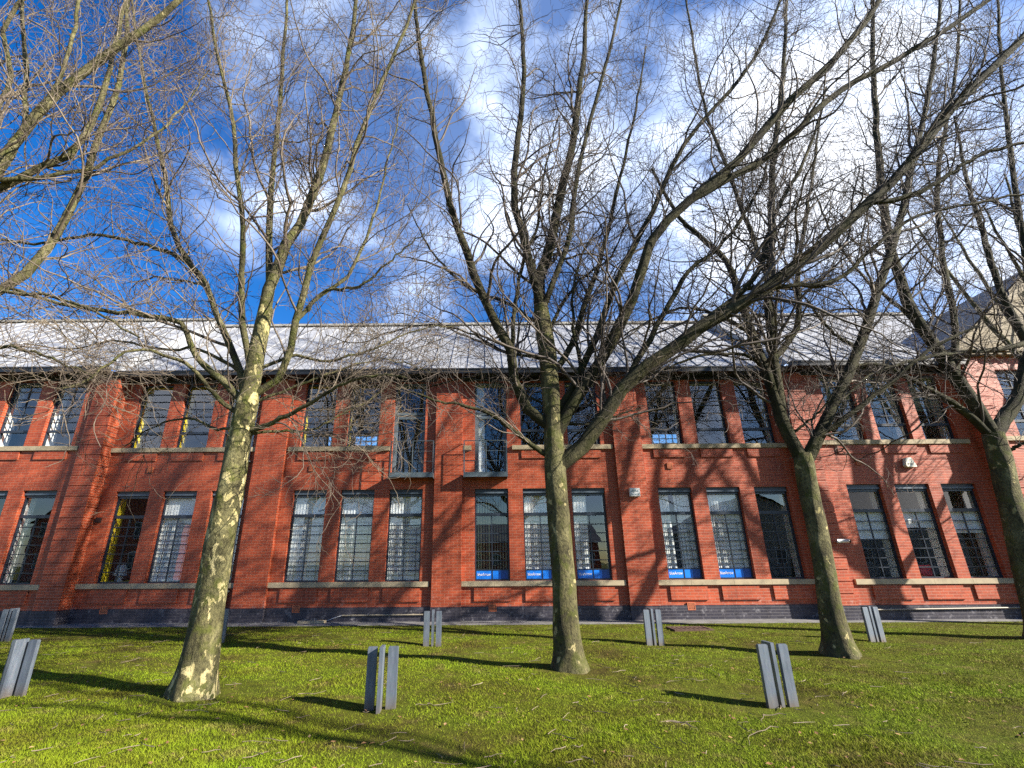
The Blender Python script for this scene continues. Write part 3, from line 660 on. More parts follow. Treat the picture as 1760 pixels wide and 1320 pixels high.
base = (-10.9, 15.35, 1.0)
t = thing('floor_lamp', 'white flared lamp behind the yellow edged window', 'lamp', (base[0], base[1], .4)); bl = (base[0], base[1], .4); x, y = base[:2]
MB().tube([(x, y, .401), (x, y, .43), (x, y, .45), (x, y, 1.16), (x, y, 1.2)], [.16, .16, .09, .105, .05], 18).build('stem', 'white_paint', t, bl, True)
MB().tube([(x, y, 1.2), (x, y, 1.24), (x, y, 1.5), (x, y, 1.52)], [.19, .185, .12, .0], 18).build('lamp_shade', 'white_paint', t, bl, True)
for nm, x, lab, m in (('storage_crate', 11.95, 'bright blue storage crate behind the middle window of the right wing', 'deep_blue_vinyl'), ('storage_crate', 12.5, 'red storage crate behind the middle window of the right wing', 'red_plastic')):
    b0 = (x, 14.95, .41)
    c_ = MB(); X0, X1, Y0, Y1, Z0, Z1 = x-.16, x+.16, 14.78, 15.12, .41, 1.34
    c_.box(X0, X1, Y0, Y0+.015, Z0, Z1).box(X0, X1, Y1-.015, Y1, Z0, Z1).box(X0, X0+.015, Y0+.015, Y1-.015, Z0, Z1).box(X1-.015, X1, Y0+.015, Y1-.015, Z0, Z1).box(X0+.015, X1-.015, Y0+.015, Y1-.015, Z0, Z0+.02)
    c_.box(X0-.015, X1+.015, Y0-.015, Y0, Z1-.06, Z1+.01)
    tag(c_.build(nm, m, None, b0), lab, 'crate').location = b0

# seated figure behind the glass, grown as one surface
def person():
    X, Y = 8.72, 15.35
    t = thing('person', 'person in dark clothes and peaked cap sitting behind the window in profile', 'person', (X, Y, .4))
    J = {'pel': ((-.06, 0, .46), .15), 'wst': ((-.05, 0, .62), .14), 'che': ((-.02, 0, .82), .165), 'nec': ((.03, 0, .965), .06), 'hd0': ((.06, 0, 1.05), .078), 'hd1': ((.075, 0, 1.13), .095), 'hd2': ((.07, 0, 1.20), .07),
         'shl': ((-.01, -.17, .90), .07), 'ell': ((.06, -.22, .64), .05), 'wrl': ((.30, -.12, .60), .036), 'hal': ((.38, -.10, .61), .04),
         'shr': ((-.01, .17, .90), .07), 'elr': ((.06, .22, .64), .05), 'wrr': ((.30, .12, .60), .036), 'har': ((.38, .10, .61), .04),
         'hil': ((.0, -.1, .44), .10), 'knl': ((.42, -.11, .47), .07), 'anl': ((.42, -.11, .09), .045), 'tol': ((.55, -.11, .04), .035),
         'hir': ((.0, .1, .44), .10), 'knr': ((.42, .11, .47), .07), 'anr': ((.42, .11, .09), .045), 'tor': ((.55, .11, .04), .035)}
    E = [('pel', 'wst'), ('wst', 'che'), ('che', 'nec'), ('nec', 'hd0'), ('hd0', 'hd1'), ('hd1', 'hd2'), ('che', 'shl'), ('shl', 'ell'), ('ell', 'wrl'), ('wrl', 'hal'), ('che', 'shr'), ('shr', 'elr'), ('elr', 'wrr'), ('wrr', 'har'),
         ('pel', 'hil'), ('hil', 'knl'), ('knl', 'anl'), ('anl', 'tol'), ('pel', 'hir'), ('hir', 'knr'), ('knr', 'anr'), ('anr', 'tor')]
    names = list(J); me = bpy.data.meshes.new('body'); me.from_pydata([J[n][0] for n in names], [(names.index(a), names.index(b_)) for a, b_ in E], [])
    o = link('body', me, 'dark_cloth', t); md = o.modifiers.new('skin', 'SKIN'); o.modifiers.new('smooth', 'SUBSURF').levels = 2; o.modifiers['smooth'].render_levels = 2
    for i, n in enumerate(names): me.skin_vertices[0].data[i].radius = (J[n][1],)*2
    me.skin_vertices[0].data[0].use_root = True
    me2 = bpy.data.meshes.new_from_object(o.evaluated_get(C.evaluated_depsgraph_get())); o.modifiers.clear(); o.data = me2
    MB().tube([(.165, 0, 1.115), (.19, 0, 1.10)], [.022, .012], 8).build('nose', 'skin', t, smooth=True)
    MB().tube([(.075, 0, 1.15), (.072, 0, 1.2), (.065, 0, 1.245), (.06, 0, 1.26)], [.108, .106, .08, .0], 16).build('cap', 'dark_cloth', t, smooth=True)
    MB().prism([(.13, 1.165), (.245, 1.14), (.245, 1.15), (.13, 1.18)], -.075, .075).build('cap_peak', 'dark_cloth', t)
    ch = thing('office_chair', 'dark chair under the seated person behind the window', 'chair', (X-.05, Y, .4))
    MB().box(-.24, .24, -.23, .23, .27, .33).build('seat', 'black_plastic', ch); MB().box(-.29, -.24, -.2, .2, .40, .82).build('backrest', 'black_plastic', ch)
    MB().tube([(0, 0, .27), (0, 0, .06)], .03, 10).build('stem', 'black_plastic', ch)
    MB().box(-.26, .26, -.03, .03, .005, .06).box(-.03, .03, -.26, -.03, .005, .06).box(-.03, .03, .03, .26, .005, .06).build('base', 'black_plastic', ch)
    MB().box(-.29, -.27, -.03, .03, .30, .40).build('back_support', 'black_plastic', ch)
person()

# stone slab and drain cover
o = MB().box(-5.05, -4.35, 14.16, 14.42, .013, .07).build('stone_slab', 'sandstone', None, (-4.7, 14.3, 0)); o.location = (-4.7, 14.3, 0); tag(o, 'low buff stone slab lying on the path against the dark plinth', 'slab')
hz = float(hgt(4.7, 12.55)); o = thing('drain_cover', 'rusty square drain cover set in the lawn behind the right bollard', 'drain cover', (4.7, 12.55, hz))
MB().box(-.45, .45, -.3, -.24, -.03, .035).box(-.45, .45, .24, .3, -.03, .035).box(-.45, -.39, -.24, .24, -.03, .035).box(.39, .45, -.24, .24, -.03, .035).build('frame', 'rust_iron', o)
lid = MB(); lid.box(-.385, .385, -.235, .235, -.03, .022)
for i in range(7): lid.box(-.35+i*.105, -.30+i*.105, -.2, .2, .0221, .03)
lid.build('lid', 'rust_iron', o)

# bollards: three upright steel plates each
def bollard(label, x, y, rz, first=None):
    z = float(hgt(x, y))
    if first is None:
        r = thing('bollard', label, 'bollard', (x, y, z), 'steel plate bollards on the lawn')
        for (x0, x1) in ((-.175, -.062), (.068, .175)):
            mb = MB().box(x0, x1, -.022, .03, -.06, .622).box(x0+.006, x1-.006, -.016, .024, .622, .63)
            mb.build('steel_plate', 'galvanised_steel', r)
        MB().box(-.02, .02, -.015, .17, -.06, .645).build('steel_plate', 'galvanised_steel', r)
    else:
        r = first.copy(); SC.collection.objects.link(r); r.location = (x, y, z); r['label'] = label
        for ch in first.children:
            c2 = ch.copy(); SC.collection.objects.link(c2); c2.parent = r
    r.rotation_euler = (0, 0, rad(rz)); return r
b0 = bollard('near grey steel bollard on the lawn between the first two trunks', -1.22, 6.36, 183)
bollard('near grey steel bollard on the lawn right of the middle trunk', 3.30, 6.34, 4, b0)
bollard('grey steel bollard cut by the left edge, nearest the patchy trunk', -6.0, 7.02, 176, b0)
bollard('grey steel bollard half hidden behind the patchy trunk', -5.62, 11.15, 3, b0)
bollard('small far bollard before the wall under the left balcony', -1.09, 10.62, 2, b0)
bollard('small far bollard below the square white alarm box', 3.22, 10.46, 7, b0)
bollard('small far bollard right of the third trunk by the cream pipe', 7.68, 10.72, 10, b0)
bollard('far bollard at the left edge before the banded brick pier', -10.45, 11.6, -5, b0)

# ------------------------------------------------------------------ trees
def catmull(P, n):
    P = np.asarray(P, float); Q = np.vstack([2*P[0]-P[1], P, 2*P[-1]-P[-2]])
    seg = np.linalg.norm(np.diff(P, axis=0), axis=1); cum = np.concatenate([[0], np.cumsum(seg)]); s = np.linspace(0, cum[-1], n)
    o = []
    for v in s:
        i = min(np.searchsorted(cum, v, side='right')-1, len(P)-2); t = (v-cum[i])/max(seg[i], 1e-6)
        p0, p1, p2, p3 = Q[i], Q[i+1], Q[i+2], Q[i+3]
        o.append(.5*((2*p1)+(-p0+p2)*t+(2*p0-5*p1+4*p2-p3)*t*t+(-p0+3*p1-3*p2+p3)*t**3))
    return np.array(o)
def nrm(v): return v/np.maximum(np.linalg.norm(v, axis=-1, keepdims=True), 1e-9)
def sweep(P, R, sides):
    """P (B,K,3), R (B,K) -> vertices and quads of B tubes"""
    B, K, _ = P.shape
    T = np.empty_like(P); T[:, 1:-1] = P[:, 2:]-P[:, :-2]; T[:, 0] = P[:, 1]-P[:, 0]; T[:, -1] = P[:, -1]-P[:, -2]; T = nrm(T)
    mean = nrm(P[:, -1]-P[:, 0]); ref = np.where(np.abs(mean[:, 2:3]) > .8, np.array([[1., 0, 0]]), np.array([[0, 0, 1.]]))[:, None, :]
    U = nrm(np.cross(T, np.broadcast_to(ref, T.shape))); Wv = np.cross(T, U)
    a = np.arange(sides)*2*np.pi/sides
    ring = U[:, :, None, :]*np.cos(a)[None, None, :, None]+Wv[:, :, None, :]*np.sin(a)[None, None, :, None]
    V = (P[:, :, None, :]+ring*R[:, :, None, None]).reshape(-1, 3)
    b_ = np.arange(B)[:, None, None]*K*sides; k = np.arange(K-1)[None, :, None]*sides; s = np.arange(sides)[None, None, :]; s2 = (s+1) % sides
    F = np.stack([b_+k+s, b_+k+s2, b_+k+sides+s2, b_+k+sides+s], -1).reshape(-1, 4)
    return V, F
def grow(rng, P, R, n, L, ang, steps, wig, up, t0=.15, t1=1.0, rfac=.55, rmin=.003, rmax=.06, tip=.35, Lpow=.5):
    """n children on the parent strands P, R; returns their strands"""
    B, K, _ = P.shape
    plen = np.linalg.norm(np.diff(P, axis=1), axis=2).sum(1)
    b_ = rng.choice(B, n, p=plen/plen.sum()); t = t0+(t1-t0)*rng.random(n)
    f = t*(K-1); i = np.minimum(f.astype(int), K-2); fr = (f-i)[:, None]
    S = P[b_, i]*(1-fr)+P[b_, i+1]*fr; Tn = nrm(P[b_, i+1]-P[b_, i]); pr = R[b_, i]*(1-fr[:, 0])+R[b_, i+1]*fr[:, 0]
    rv = rng.normal(size=(n, 3)); side = nrm(rv-(rv*Tn).sum(1, keepdims=True)*Tn)
    a = np.radians(rng.normal(ang, ang*.25, n))[:, None]
    D = nrm(Tn*np.cos(a)+side*np.sin(a))
    ln = L*(.45+.75*rng.random(n))*(1-.55*t**2)
    ln = np.minimum(ln, plen[b_]*.75+.1)
    r0 = np.clip(pr*rfac*(.75+.35*rng.random(n)), rmin, rmax)*np.clip((ln/L), .6, 1.2)
    out = np.empty((n, steps+1, 3)); out[:, 0] = S; p = S.copy()
    for k in range(steps):
        D = nrm(D+rng.normal(0, wig, (n, 3))+np.array([0, 0, up])); p = p+D*(ln/steps)[:, None]; out[:, k+1] = p
    s = np.linspace(0, 1, steps+1)[None, :]
    RR = np.maximum(r0[:, None]*(1-(1-tip)*s), rmin*.8)
    RR[:, -1] *= .6
    return out, RR
def nearest(px, strands, reach=26):
    """the point of the wood built so far that a limb springs from, with its radius"""
    best = None
    for P, R in strands:
        q = P-np.array([0, 0, CAMH]); zc = q@FX; ok = zc > .3; u = CXP+FPX*(q@RX)/np.where(ok, zc, 1); v = CYP-FPX*(q@UX)/np.where(ok, zc, 1)
        d = np.where(ok, np.hypot(u-px[0], v-px[1]), 1e9); i = int(d.argmin())
        if d[i] < reach and (best is None or d[i] < best[2]): best = (P[i].copy(), R[i], d[i])
    return best
def tree(label, trunk, limbs, seed, barkm, Y0, dens=1.0, extra=(), group='bare plane trees along the lawn', limbm='limb_bark', twigr=.0034):
    rng = np.random.default_rng(seed)
    tr = [(np.asarray(p, float), r) for p, r in trunk]
    base = tr[0][0].copy(); base[2] = float(hgt(base[0], base[1]))
    t = thing('plane_tree', label, 'tree', tuple(base), group)
    P = catmull([p for p, r in tr], 64); seg = np.concatenate([[0], np.cumsum(np.linalg.norm(np.diff([p for p, r in tr], axis=0), axis=1))])
    s = np.linspace(0, seg[-1], 64); R = np.interp(s, seg, [r for p, r in tr]); P[0, 2] -= .12
    sides = 28; V, F = sweep(P[None], R[None], sides); Vr = V.reshape(64, sides, 3); th = np.arange(sides)*2*np.pi/sides
    ph = rng.random(6)*6.28
    for k in range(64):
        h = s[k]; fl = .30*math.exp(-h/.13)*(1+.45*np.sin(5*th+ph[0])+.3*np.sin(3*th+ph[1]))+.13*math.exp(-h/.5)
        lump = .035*np.sin(2*th+h*1.9+ph[2])+.03*np.sin(3*th-h*3.1+ph[3])+.022*np.sin(5*th+h*6.3+ph[4])+.02*np.sin(7*th-h*9.0+ph[5])*np.sin(h*4+ph[0])
        Vr[k] = P[k]+(Vr[k]-P[k])*(1+fl+lump)[:, None]
    link('trunk', np_mesh('trunk', Vr.reshape(-1, 3)-base, F), barkm, t)
    LP, LR = [], []; K = 26
    for pts, dY, r0, r1 in limbs:
        if dY is None: W3 = [np.asarray(p, float) for p in pts]
        else:
            d = np.concatenate([[0], np.cumsum(np.hypot(np.diff([p[0] for p in pts]), np.diff([p[1] for p in pts])))]); d /= d[-1]
            yb = pts[0][2] if len(pts[0]) > 2 else Y0
            near = nearest(pts[0], [(P, R)]+list(zip(LP, LR)))
            if near is not None: yb = near[0][1]
            W3 = [at(p[0], p[1], yb+dY*u**1.15) for p, u in zip(pts, d)]
            if pts[-1][1] < 70:                             # the limb goes on above what the photograph shows
                e = nrm(nrm(W3[-1]-W3[-2])+np.array([0, 0, .35])); W3 += [W3[-1]+e*1.6, W3[-1]+e*3.0+np.array([0, 0, .4])]
            if near is not None: W3[0] = near[0]; r0 = min(r0, .88*near[1]); r1 = min(r1, r0*.6)
        Q = catmull(W3, K); Q[1:-1] += rng.normal(0, .012, (K-2, 3)); ss = np.linspace(0, 1, K); rr = r0+(r1-r0)*ss**.85
        LP.append(Q); LR.append(rr)
        V, F = sweep(Q[None], rr[None], 12); Vb = V.reshape(K, 12, 3); Vb += (Vb-Q[:, None, :])*rng.normal(0, .06, (K, 12, 1))
        link('limb', np_mesh('limb', Vb.reshape(-1, 3)-base, F), limbm, t)
    LP = np.array(LP); LR = np.array(LR); nl = len(LP); tot = np.linalg.norm(np.diff(LP, axis=1), axis=2).sum()
    VV, FF, off = [], [], 0
    def add(P, R, sides):
        nonlocal off
        V, F = sweep(P, R, sides); VV.append(V-base); FF.append(F+off); off += len(V)
    A, AR = grow(rng, LP, LR, int(tot*3.6*dens), 2.6, 42, 14, .17, .045, .06, 1.0, .42, .0065, .03, .25); add(A, AR, 6)
    B1, BR = grow(rng, np.concatenate([A]), AR, int(tot*15*dens), 1.3, 45, 10, .24, .035, .08, 1.0, .6, .0045, .015, .4); add(B1, BR, 5)
    B2, BR2 = grow(rng, LP, LR, int(tot*3.2*dens), 1.2, 52, 10, .24, .03, .1, 1.0, .3, .0045, .011, .4); add(B2, BR2, 5)
    P2 = np.concatenate([B1, B2]); R2 = np.concatenate([BR, BR2])
    Cc, CR = grow(rng, P2, R2, int(tot*46*dens), .78, 44, 7, .30, .02, .05, 1.0, .6, twigr, .007, .55); add(Cc, CR, 4)
    Dd, DR = grow(rng, Cc, CR, int(tot*58*dens), .36, 46, 5, .32, .02, .1, 1.0, .7, twigr*.8, .005, .6); add(Dd, DR, 3)
    link('crown', np_mesh('crown', np.concatenate(VV), np.concatenate(FF)), 'shaded_twig_bark' if limbm == 'shaded_limb_bark' else 'twig_bark', t)
    return t
def px_trunk(pts, Y): return [(at(px, py, Y), r) for px, py, r in pts]

Y1, Y2, Y3, Y4, Y0t = 6.90, 8.18, 9.44, 10.74, 5.63
tree('bare plane tree with peeling cream and olive bark, left of the near bollard',
     px_trunk([(330, 1197, .225), (352, 1080, .20), (374, 955, .192), (398, 830, .168), (412, 755, .155), (424, 700, .155), (432, 660, .135), (440, 610, .130), (452, 555, .120), (457, 528, .108)], Y1),
     [([(457, 540), (466, 490), (484, 440), (522, 370), (550, 300), (575, 200), (598, 100), (612, 0)], .7, .10, .026),
      ([(420, 700), (408, 625), (385, 568), (367, 521), (350, 481), (322, 450), (298, 400), (280, 300), (262, 200), (240, 90), (225, -10)], 1.0, .058, .014),
      ([(426, 690), (432, 640), (414, 556), (416, 467), (418, 400), (408, 300), (395, 180), (365, 50)], -.7, .056, .014),
      ([(438, 690), (478, 650), (500, 600), (514, 530), (545, 430), (585, 340), (625, 220), (660, 130), (700, 40), (720, -20)], -.4, .062, .015),
      ([(455, 530), (462, 460), (464, 400), (468, 290), (480, 180), (490, 60), (495, -30)], 1.3, .062, .02),
      ([(416, 700), (385, 655), (345, 622), (318, 570), (305, 552), (230, 540), (120, 525), (20, 498), (-60, 480)], -.6, .055, .018),
      ([(368, 522), (352, 482), (320, 450), (270, 428), (170, 405), (60, 418), (-30, 405)], .4, .045, .018),
      ([(402, 720), (370, 680), (330, 632), (285, 612), (240, 600), (190, 622), (150, 655), (100, 668)], -1.1, .04, .010),
      ([(418, 745), (450, 735), (490, 715), (540, 690), (590, 660), (650, 645), (700, 650)], -.9, .045, .009),
      ([(418, 750), (470, 742), (530, 740), (570, 722), (620, 695), (660, 672)], .6, .025, .007),
      ([(400, 740), (370, 735), (330, 720), (290, 725), (240, 748), (210, 770)], .8, .025, .007),
      ([(508, 560), (535, 520), (600, 470), (640, 380), (668, 270), (690, 180)], .9, .036, .012),
      ([(514, 535), (560, 500), (620, 490), (680, 440), (730, 400)], -.5, .03, .01),
      ([(440, 640), (500, 612), (560, 620), (640, 600), (720, 565), (790, 560)], .5, .03, .008),
      ([(430, 690), (500, 668), (570, 640), (660, 618), (740, 640)], 1.2, .026, .007),
      ([(410, 640), (340, 600), (280, 600), (200, 585), (120, 600), (40, 590)], 1.3, .03, .008)],
     21, 'plane_bark_patched', Y1, .95)
tree('grey green bare plane tree in mid lawn with long limbs sweeping to the right',
     px_trunk([(980, 1156, .225), (972, 1060, .192), (966, 960, .178), (958, 860, .172), (953, 790, .180), (950, 720, .165), (944, 640, .162), (934, 560, .155), (929, 525, .13)], Y2),
     [([(932, 560), (925, 490), (948, 410), (966, 330), (984, 240), (1000, 120), (1010, 0)], .9, .12, .03),
      ([(928, 540), (915, 470), (896, 400), (882, 330), (890, 240), (900, 110), (893, -10)], .3, .095, .025),
      ([(940, 735), (905, 700), (882, 650), (876, 590), (852, 555), (820, 480), (790, 400), (762, 300), (742, 200), (724, 100), (712, 0)], -.5, .10, .025),
      ([(945, 790), (920, 770), (895, 748), (850, 716), (805, 698), (755, 690), (700, 672)], -.9, .05, .012),
      ([(955, 805), (1000, 770), (1045, 710), (1080, 655), (1165, 592), (1212, 555), (1290, 512), (1400, 432), (1482, 360), (1552, 290), (1652, 170), (1775, 50)], -2.1, .135, .045),
      ([(950, 755), (985, 690), (1030, 625), (1085, 520), (1122, 412), (1200, 330), (1262, 280), (1350, 182), (1452, 80), (1520, -15)], -1.7, .115, .036),
      ([(1200, 330, 7.0), (1330, 262), (1432, 165), (1562, 90), (1705, -5)], -.7, .08, .035),
      ([(948, 720), (992, 650), (1032, 560), (1062, 480), (1112, 380), (1182, 240), (1290, 110), (1340, 0)], -.6, .07, .02),
      ([(1085, 650, 7.6), (1130, 560), (1180, 470), (1240, 420), (1300, 330), (1330, 240)], .3, .06, .02),
      ([(950, 725), (1005, 728), (1050, 718), (1100, 700)], .4, .03, .01),
      ([(1215, 555, 7.0), (1300, 470), (1330, 370), (1390, 260), (1420, 150)], .4, .06, .02),
      ([(1480, 360, 6.35), (1580, 330), (1680, 270), (1775, 240)], -.3, .05, .025),
      ([(942, 650), (980, 600), (1000, 540), (1030, 450), (1060, 330), (1090, 200), (1110, 80)], 1.2, .06, .02),
      ([(930, 560), (870, 520), (800, 490), (740, 430), (700, 350)], 1.0, .04, .012),
      ([(880, 620), (886, 520), (896, 460), (908, 425), (925, 385), (935, 300), (960, 200)], .5, .045, .014),
      ([(935, 575), (955, 545), (980, 500), (1010, 470), (1050, 440), (1090, 350)], .7, .04, .012),
      ([(1010, 650), (990, 590), (984, 520), (990, 470), (1010, 420), (1045, 370)], .4, .04, .012),
      ([(928, 540), (975, 420), (988, 330), (1010, 220), (1045, 100), (1070, -10)], -.4, .06, .018),
      ([(925, 620), (860, 600), (790, 565), (700, 562), (620, 590), (560, 575)], .6, .028, .008),
      ([(945, 700), (880, 668), (800, 650), (720, 668), (640, 640)], 1.0, .024, .007),
      ([(1290, 512, 6.75), (1380, 490), (1440, 480), (1560, 380), (1700, 345), (1775, 330)], -.4, .05, .02)],
     22, 'plane_bark', Y2, .95, limbm='shaded_limb_bark')
tree('bare mossy plane tree before the security camera pier, trunk forking at upper sill height',
     px_trunk([(1445, 1126, .225), (1427, 1040, .185), (1412, 950, .17), (1396, 870, .165), (1382, 800, .17), (1378, 780, .15)], Y3),
     [([(1382, 800), (1350, 735), (1318, 640), (1290, 570), (1268, 500), (1240, 440), (1165, 370), (1120, 290)], .5, .14, .03),
      ([(1345, 720), (1328, 610), (1322, 500), (1325, 400), (1330, 280), (1345, 140), (1352, 0)], .2, .11, .03),
      ([(1382, 795), (1405, 755), (1440, 685), (1468, 610), (1508, 500), (1540, 400), (1570, 280), (1598, 150), (1615, 20)], .6, .12, .03),
      ([(1380, 790), (1400, 755), (1440, 728), (1490, 690), (1540, 650), (1600, 600), (1680, 560)], -.9, .07, .02),
      ([(1325, 600), (1370, 560), (1372, 460), (1392, 330), (1410, 200)], .7, .07, .025),
      ([(1290, 570), (1230, 540), (1170, 530), (1100, 560), (1050, 590)], .2, .05, .012),
      ([(1318, 640), (1280, 610), (1200, 612), (1130, 640), (1060, 660)], -.5, .045, .01),
      ([(1360, 740), (1400, 715), (1430, 680), (1455, 640)], -.4, .03, .01),
      ([(1325, 500), (1290, 400), (1250, 290), (1210, 180), (1190, 60)], .6, .06, .02),
      ([(1470, 610), (1420, 560), (1390, 520), (1350, 480)], .5, .04, .015)],
     23, 'plane_bark', Y3, .95, limbm='shaded_limb_bark')
tree('dark bare plane tree at the right edge before the stone gabled end',
     px_trunk([(1800, 1102, .27), (1772, 1000, .225), (1746, 900, .215), (1722, 800, .215), (1706, 745, .19)], Y4),
     [([(1710, 750), (1670, 690), (1630, 630), (1570, 540), (1532, 430), (1512, 300), (1502, 150), (1500, 20)], .3, .15, .035),
      ([(1708, 755), (1655, 705), (1600, 672), (1555, 645), (1500, 625), (1440, 640)], -.6, .10, .02),
      ([(1712, 750), (1745, 690), (1765, 620), (1790, 520), (1830, 420)], .2, .16, .05),
      ([(1790, 590), (1720, 600), (1650, 606), (1560, 622), (1500, 645), (1440, 690)], -.9, .07, .02),
      ([(1640, 645), (1640, 540), (1620, 440), (1612, 300), (1640, 140), (1650, 20)], .7, .08, .03),
      ([(1770, 600), (1720, 500), (1690, 400), (1660, 300), (1640, 200)], .3, .09, .03),
      ([(1780, 560), (1760, 420), (1740, 280), (1720, 120), (1715, 0)], .8, .09, .03),
      ([(1570, 540), (1480, 470), (1430, 400), (1400, 330)], .5, .05, .02),
      ([(1720, 780), (1770, 760), (1800, 770)], -.4, .05, .02)],
     24, 'plane_bark', Y4, .75, limbm='shaded_limb_bark')
# the tree whose trunk stands just left of the view; its limbs reach in
b = np.array([-8.55, Y0t, 0.0])
tree('bare plane tree standing left of the view, only its sunlit limbs reaching in',
     [(b, .24), (b+[.02, 0, 1.2], .21), (b+[.05, 0, 2.6], .20), (b+[.1, 0, 3.9], .18), (b+[.15, 0, 4.4], .16)],
     [([(-290, 620, Y0t), (-120, 430), (-20, 310), (60, 200), (130, 135), (230, 60), (320, -10)], -.2, 0.101, 0.025),
      ([(-290, 620, Y0t), (-140, 520), (-10, 505), (30, 482), (80, 425), (118, 370), (150, 290), (190, 180), (215, 90), (222, -10)], .6, 0.072, 0.018),
      ([(-200, 520, Y0t), (-80, 380), (0, 322), (70, 290), (130, 255), (180, 150), (210, 20)], .2, 0.065, 0.018),
      ([(-180, 480, Y0t), (-60, 300), (-10, 200), (20, 130), (5, 60), (30, 10), (80, -40)], .5, 0.072, 0.022),
      ([(-60, 360, Y0t+.2), (30, 250), (45, 150), (40, 60), (36, -20)], .5, 0.050, 0.018),
      ([(-260, 640, Y0t), (-100, 605), (0, 598), (40, 600), (100, 622), (160, 645)], .3, 0.043, 0.009),
      ([(-200, 560, Y0t), (-90, 480), (0, 500), (100, 512), (180, 545), (240, 580)], -.4, 0.036, 0.011),
      ([(30, 240, Y0t), (90, 160), (120, 80), (140, -10)], -.4, 0.043, 0.014),
      ([(-10, 310, Y0t+.1), (100, 300), (200, 270), (300, 200), (360, 120)], .8, 0.036, 0.009)],
     25, 'plane_bark_patched', Y0t, .62)

# trees to the right of the view: nothing of their trunks shows, their crowns and shadows do
def free_tree(label, x, y, h, seed, r=.25, lean=(0, 0), dens=.8, spread=3.6, n=9, up=1.0):
    rg = np.random.default_rng(seed); top = np.array([x+lean[0], y+lean[1], h]); b = np.array([x, y, 0.0])
    tk = [(b+(top-b)*u, r*(1-.35*u)) for u in (0, .3, .6, .85, 1)]
    lim = []
    for i in range(n):
        a = 6.283*i/n+rg.normal(0, .25); rr = spread*(.45+.65*rg.random()); z0 = h*(.72+.28*i/n); H = (5.5+3.5*rg.random())*up
        s0 = b+(top-b)*(z0/h); dv = np.array([math.cos(a), math.sin(a), 0])
        lim.append(([s0, s0+dv*rr*.3+[0, 0, H*.18], s0+dv*rr*.62+[0, 0, H*.45], s0+dv*rr*.85+[0, 0, H*.75], s0+dv*rr+[0, 0, H]], None, r*.5, .02))
    lim.append(([top-[0, 0, .3], top+[.1, .1, 2.5], top+[-.1, .2, 5], top+[.1, 0, 8]], None, r*.6, .025))
    return tree(label, tk, lim, seed, 'plane_bark', y, dens)
free_tree('bare plane tree beyond the right edge, twigs reaching in before the stone gable', 15.9, 12.0, 4.6, 31, .22, (0, -.2), .35, 2.8, 7)
free_tree('bare plane tree right of the view casting the long thin shadow across the near lawn', 12.2, -.55, 8.6, 32, .085, (.3, -.1), .45, 1.3, 4, .6)

# houses across the street, seen in the window panes
def house(label, x0, x1, y, depth, h, roofh, gable_front, wm='red_brick'):
    bs = ((x0+x1)/2, y, 0); t = thing('brick_house', label, 'house', bs)
    mb = MB().box(x0, x1, y-depth, y, 0, h); xm = (x0+x1)/2
    if gable_front: mb.prism([(x0, h+.001), (x1, h+.001), (xm, h+roofh)], y-depth+.1, y-.002)
    mb.build('wall', wm, t, bs)
    r = MB()
    if gable_front:
        r.quad((x0-.3, y+.3, h-.15), (xm, y+.3, h+roofh+.12), (xm, y-depth, h+roofh+.12), (x0-.3, y-depth, h-.15)); r.quad((xm, y+.3, h+roofh+.12), (x1+.3, y+.3, h-.15), (x1+.3, y-depth, h-.15), (xm, y-depth, h+roofh+.12))
    else:
        ym = y-depth/2; r.quad((x0-.3, y+.4, h-.1), (x0-.3, ym, h+roofh), (x1+.3, ym, h+roofh), (x1+.3, y+.4, h-.1)); r.quad((x0-.3, ym, h+roofh), (x0-.3, y-depth-.4, h-.1), (x1+.3, y-depth-.4, h-.1), (x1+.3, ym, h+roofh))
    r.build('roof', 'slate', t, bs)
    n = int((x1-x0)/2.6)
    for i in range(n):
        for z in (1.1, 4.0):
            if z+1.5 > h: continue
            xc = x0+(i+.5)*(x1-x0)/n; w = MB().box(xc-.55, xc+.55, y+.002, y+.05, z, z+1.5).build('window', 'white_paint', t, bs)
            MB().box(xc-.48, xc-.03, y+.051, y+.06, z+.07, z+1.43).box(xc+.03, xc+.48, y+.051, y+.06, z+.07, z+1.43).build('pane', 'frame_paint', w, bs)
house('red brick gabled house mirrored in the left ground floor panes', -46, -31, -22, 9, 5.6, 4.6, True)
house('wide grey gable mirrored in the panes left of the third trunk', 20, 36, -22, 10, 4.2, 3.6, True, 'concrete')
house('long low stone house mirrored in the panes between the two right hand trunks', 37.5, 62, -24, 9, 6.4, 3.2, False, 'concrete')
house('distant low terrace mirrored in the middle ground floor panes', -16, 16, -44, 9, 4.2, 2.6, False, 'red_brick')

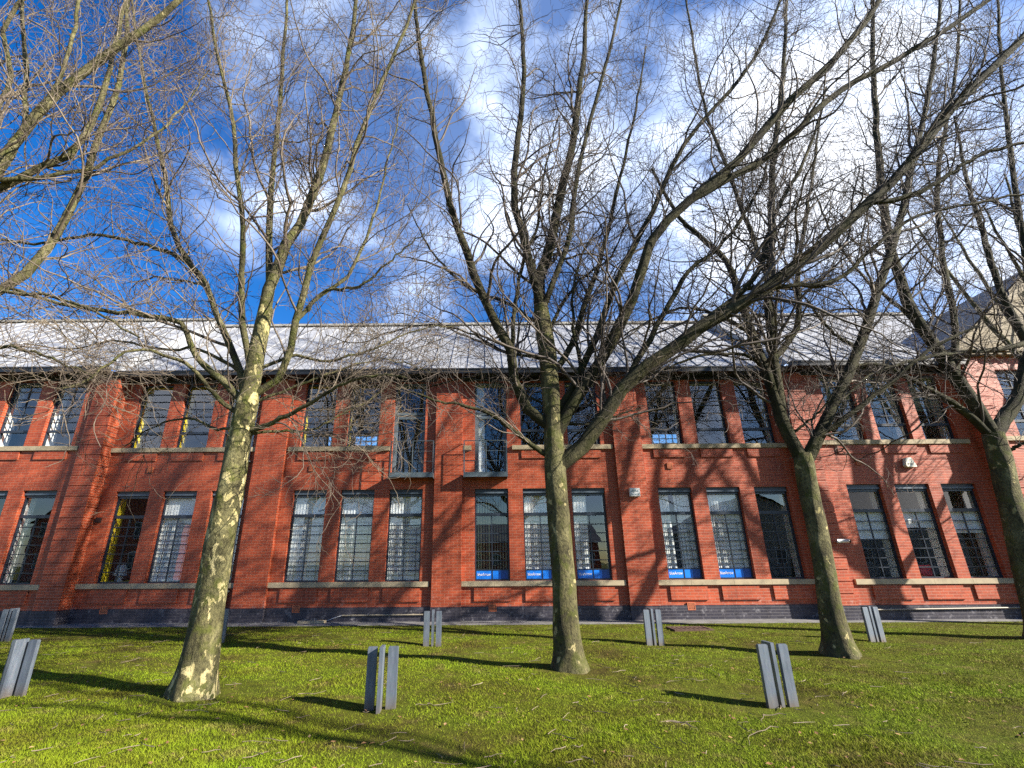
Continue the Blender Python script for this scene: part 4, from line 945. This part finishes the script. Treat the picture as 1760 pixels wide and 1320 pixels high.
# ------------------------------------------------------------------ litter on the lawn
def ground_twig(rng, x, y, L, r):
    n = 9; a = rng.random()*6.28 if rng.random() < .35 else rng.normal(0, .45)
    p = np.array([x, y]); P = []
    for i in range(n):
        z = float(hgt(p[0], p[1]))+.022+.02*rng.random()*(i % 3 == 1)+r; P.append((p[0], p[1], z)); a += rng.normal(0, .28); p = p+np.array([math.cos(a), math.sin(a)])*L/n
    return P
rng = np.random.default_rng(5)
for i in range(16):
    y = 4.6+7.6*rng.random()**1.35; x = (rng.random()*2-1)*min(1.05*y+.3, 10)
    L = .35+.65*rng.random(); r = .0035+.0035*rng.random(); P = ground_twig(rng, x, y, L, r); base = P[0]
    mb = MB().tube(P, [r*(1-.6*k/8) for k in range(9)], 6)
    for s_ in range(rng.integers(1, 4)):
        j = int(rng.integers(2, 7)); q = np.array(P[j]); a = rng.random()*6.28; l = .08+.18*rng.random()
        mb.tube([tuple(q), tuple(q+[math.cos(a)*l*.5, math.sin(a)*l*.5, .012]), tuple(q+[math.cos(a+.4)*l, math.sin(a+.4)*l, .004])], [r*.6, r*.5, r*.3], 5)
    o = mb.build('fallen_twig', 'dead_twig', None, base, True); o.location = base
    tag(o, 'thin dry pale brown twig lying fallen on the grass', 'twig', 'fallen twigs on the lawn')
mb = MB()
for i in range(420):
    y = 4.3+9*rng.random()**1.3; x = (rng.random()*2-1)*(1.1*y+.4); r = .0025+.002*rng.random(); L = .07+.2*rng.random(); a = rng.random()*6.28
    P = []; p = np.array([x, y])
    for k in range(4):
        P.append((p[0], p[1], float(hgt(p[0], p[1]))+.02+.012*rng.random())); a += rng.normal(0, .35); p = p+np.array([math.cos(a), math.sin(a)])*L/3
    mb.tube(P, [r, r, r*.8, r*.5], 4, False)
o = mb.build('twig_litter', 'dead_twig', None, (0, 0, 0)); tag(o, 'scatter of small broken twig bits in the grass', 'litter', kind='stuff')
mb = MB()
for i in range(700):
    y = 4.2+8.5*rng.random()**1.4; x = (rng.random()*2-1)*(1.1*y+.4); s_ = .012+.02*rng.random(); a = rng.random()*6.28; z = float(hgt(x, y))+.026
    c, s = math.cos(a)*s_, math.sin(a)*s_; w = .6
    mb.quad((x-c, y-s, z), (x+s*w, y-c*w, z+.012*rng.random()), (x+c, y+s, z+.014*rng.random()), (x-s*w, y+c*w, z+.01*rng.random()))
o = mb.build('dead_leaves', 'dead_leaf', None, (0, 0, 0)); tag(o, 'scattered brown leaf scraps in the grass', 'leaves', kind='stuff')
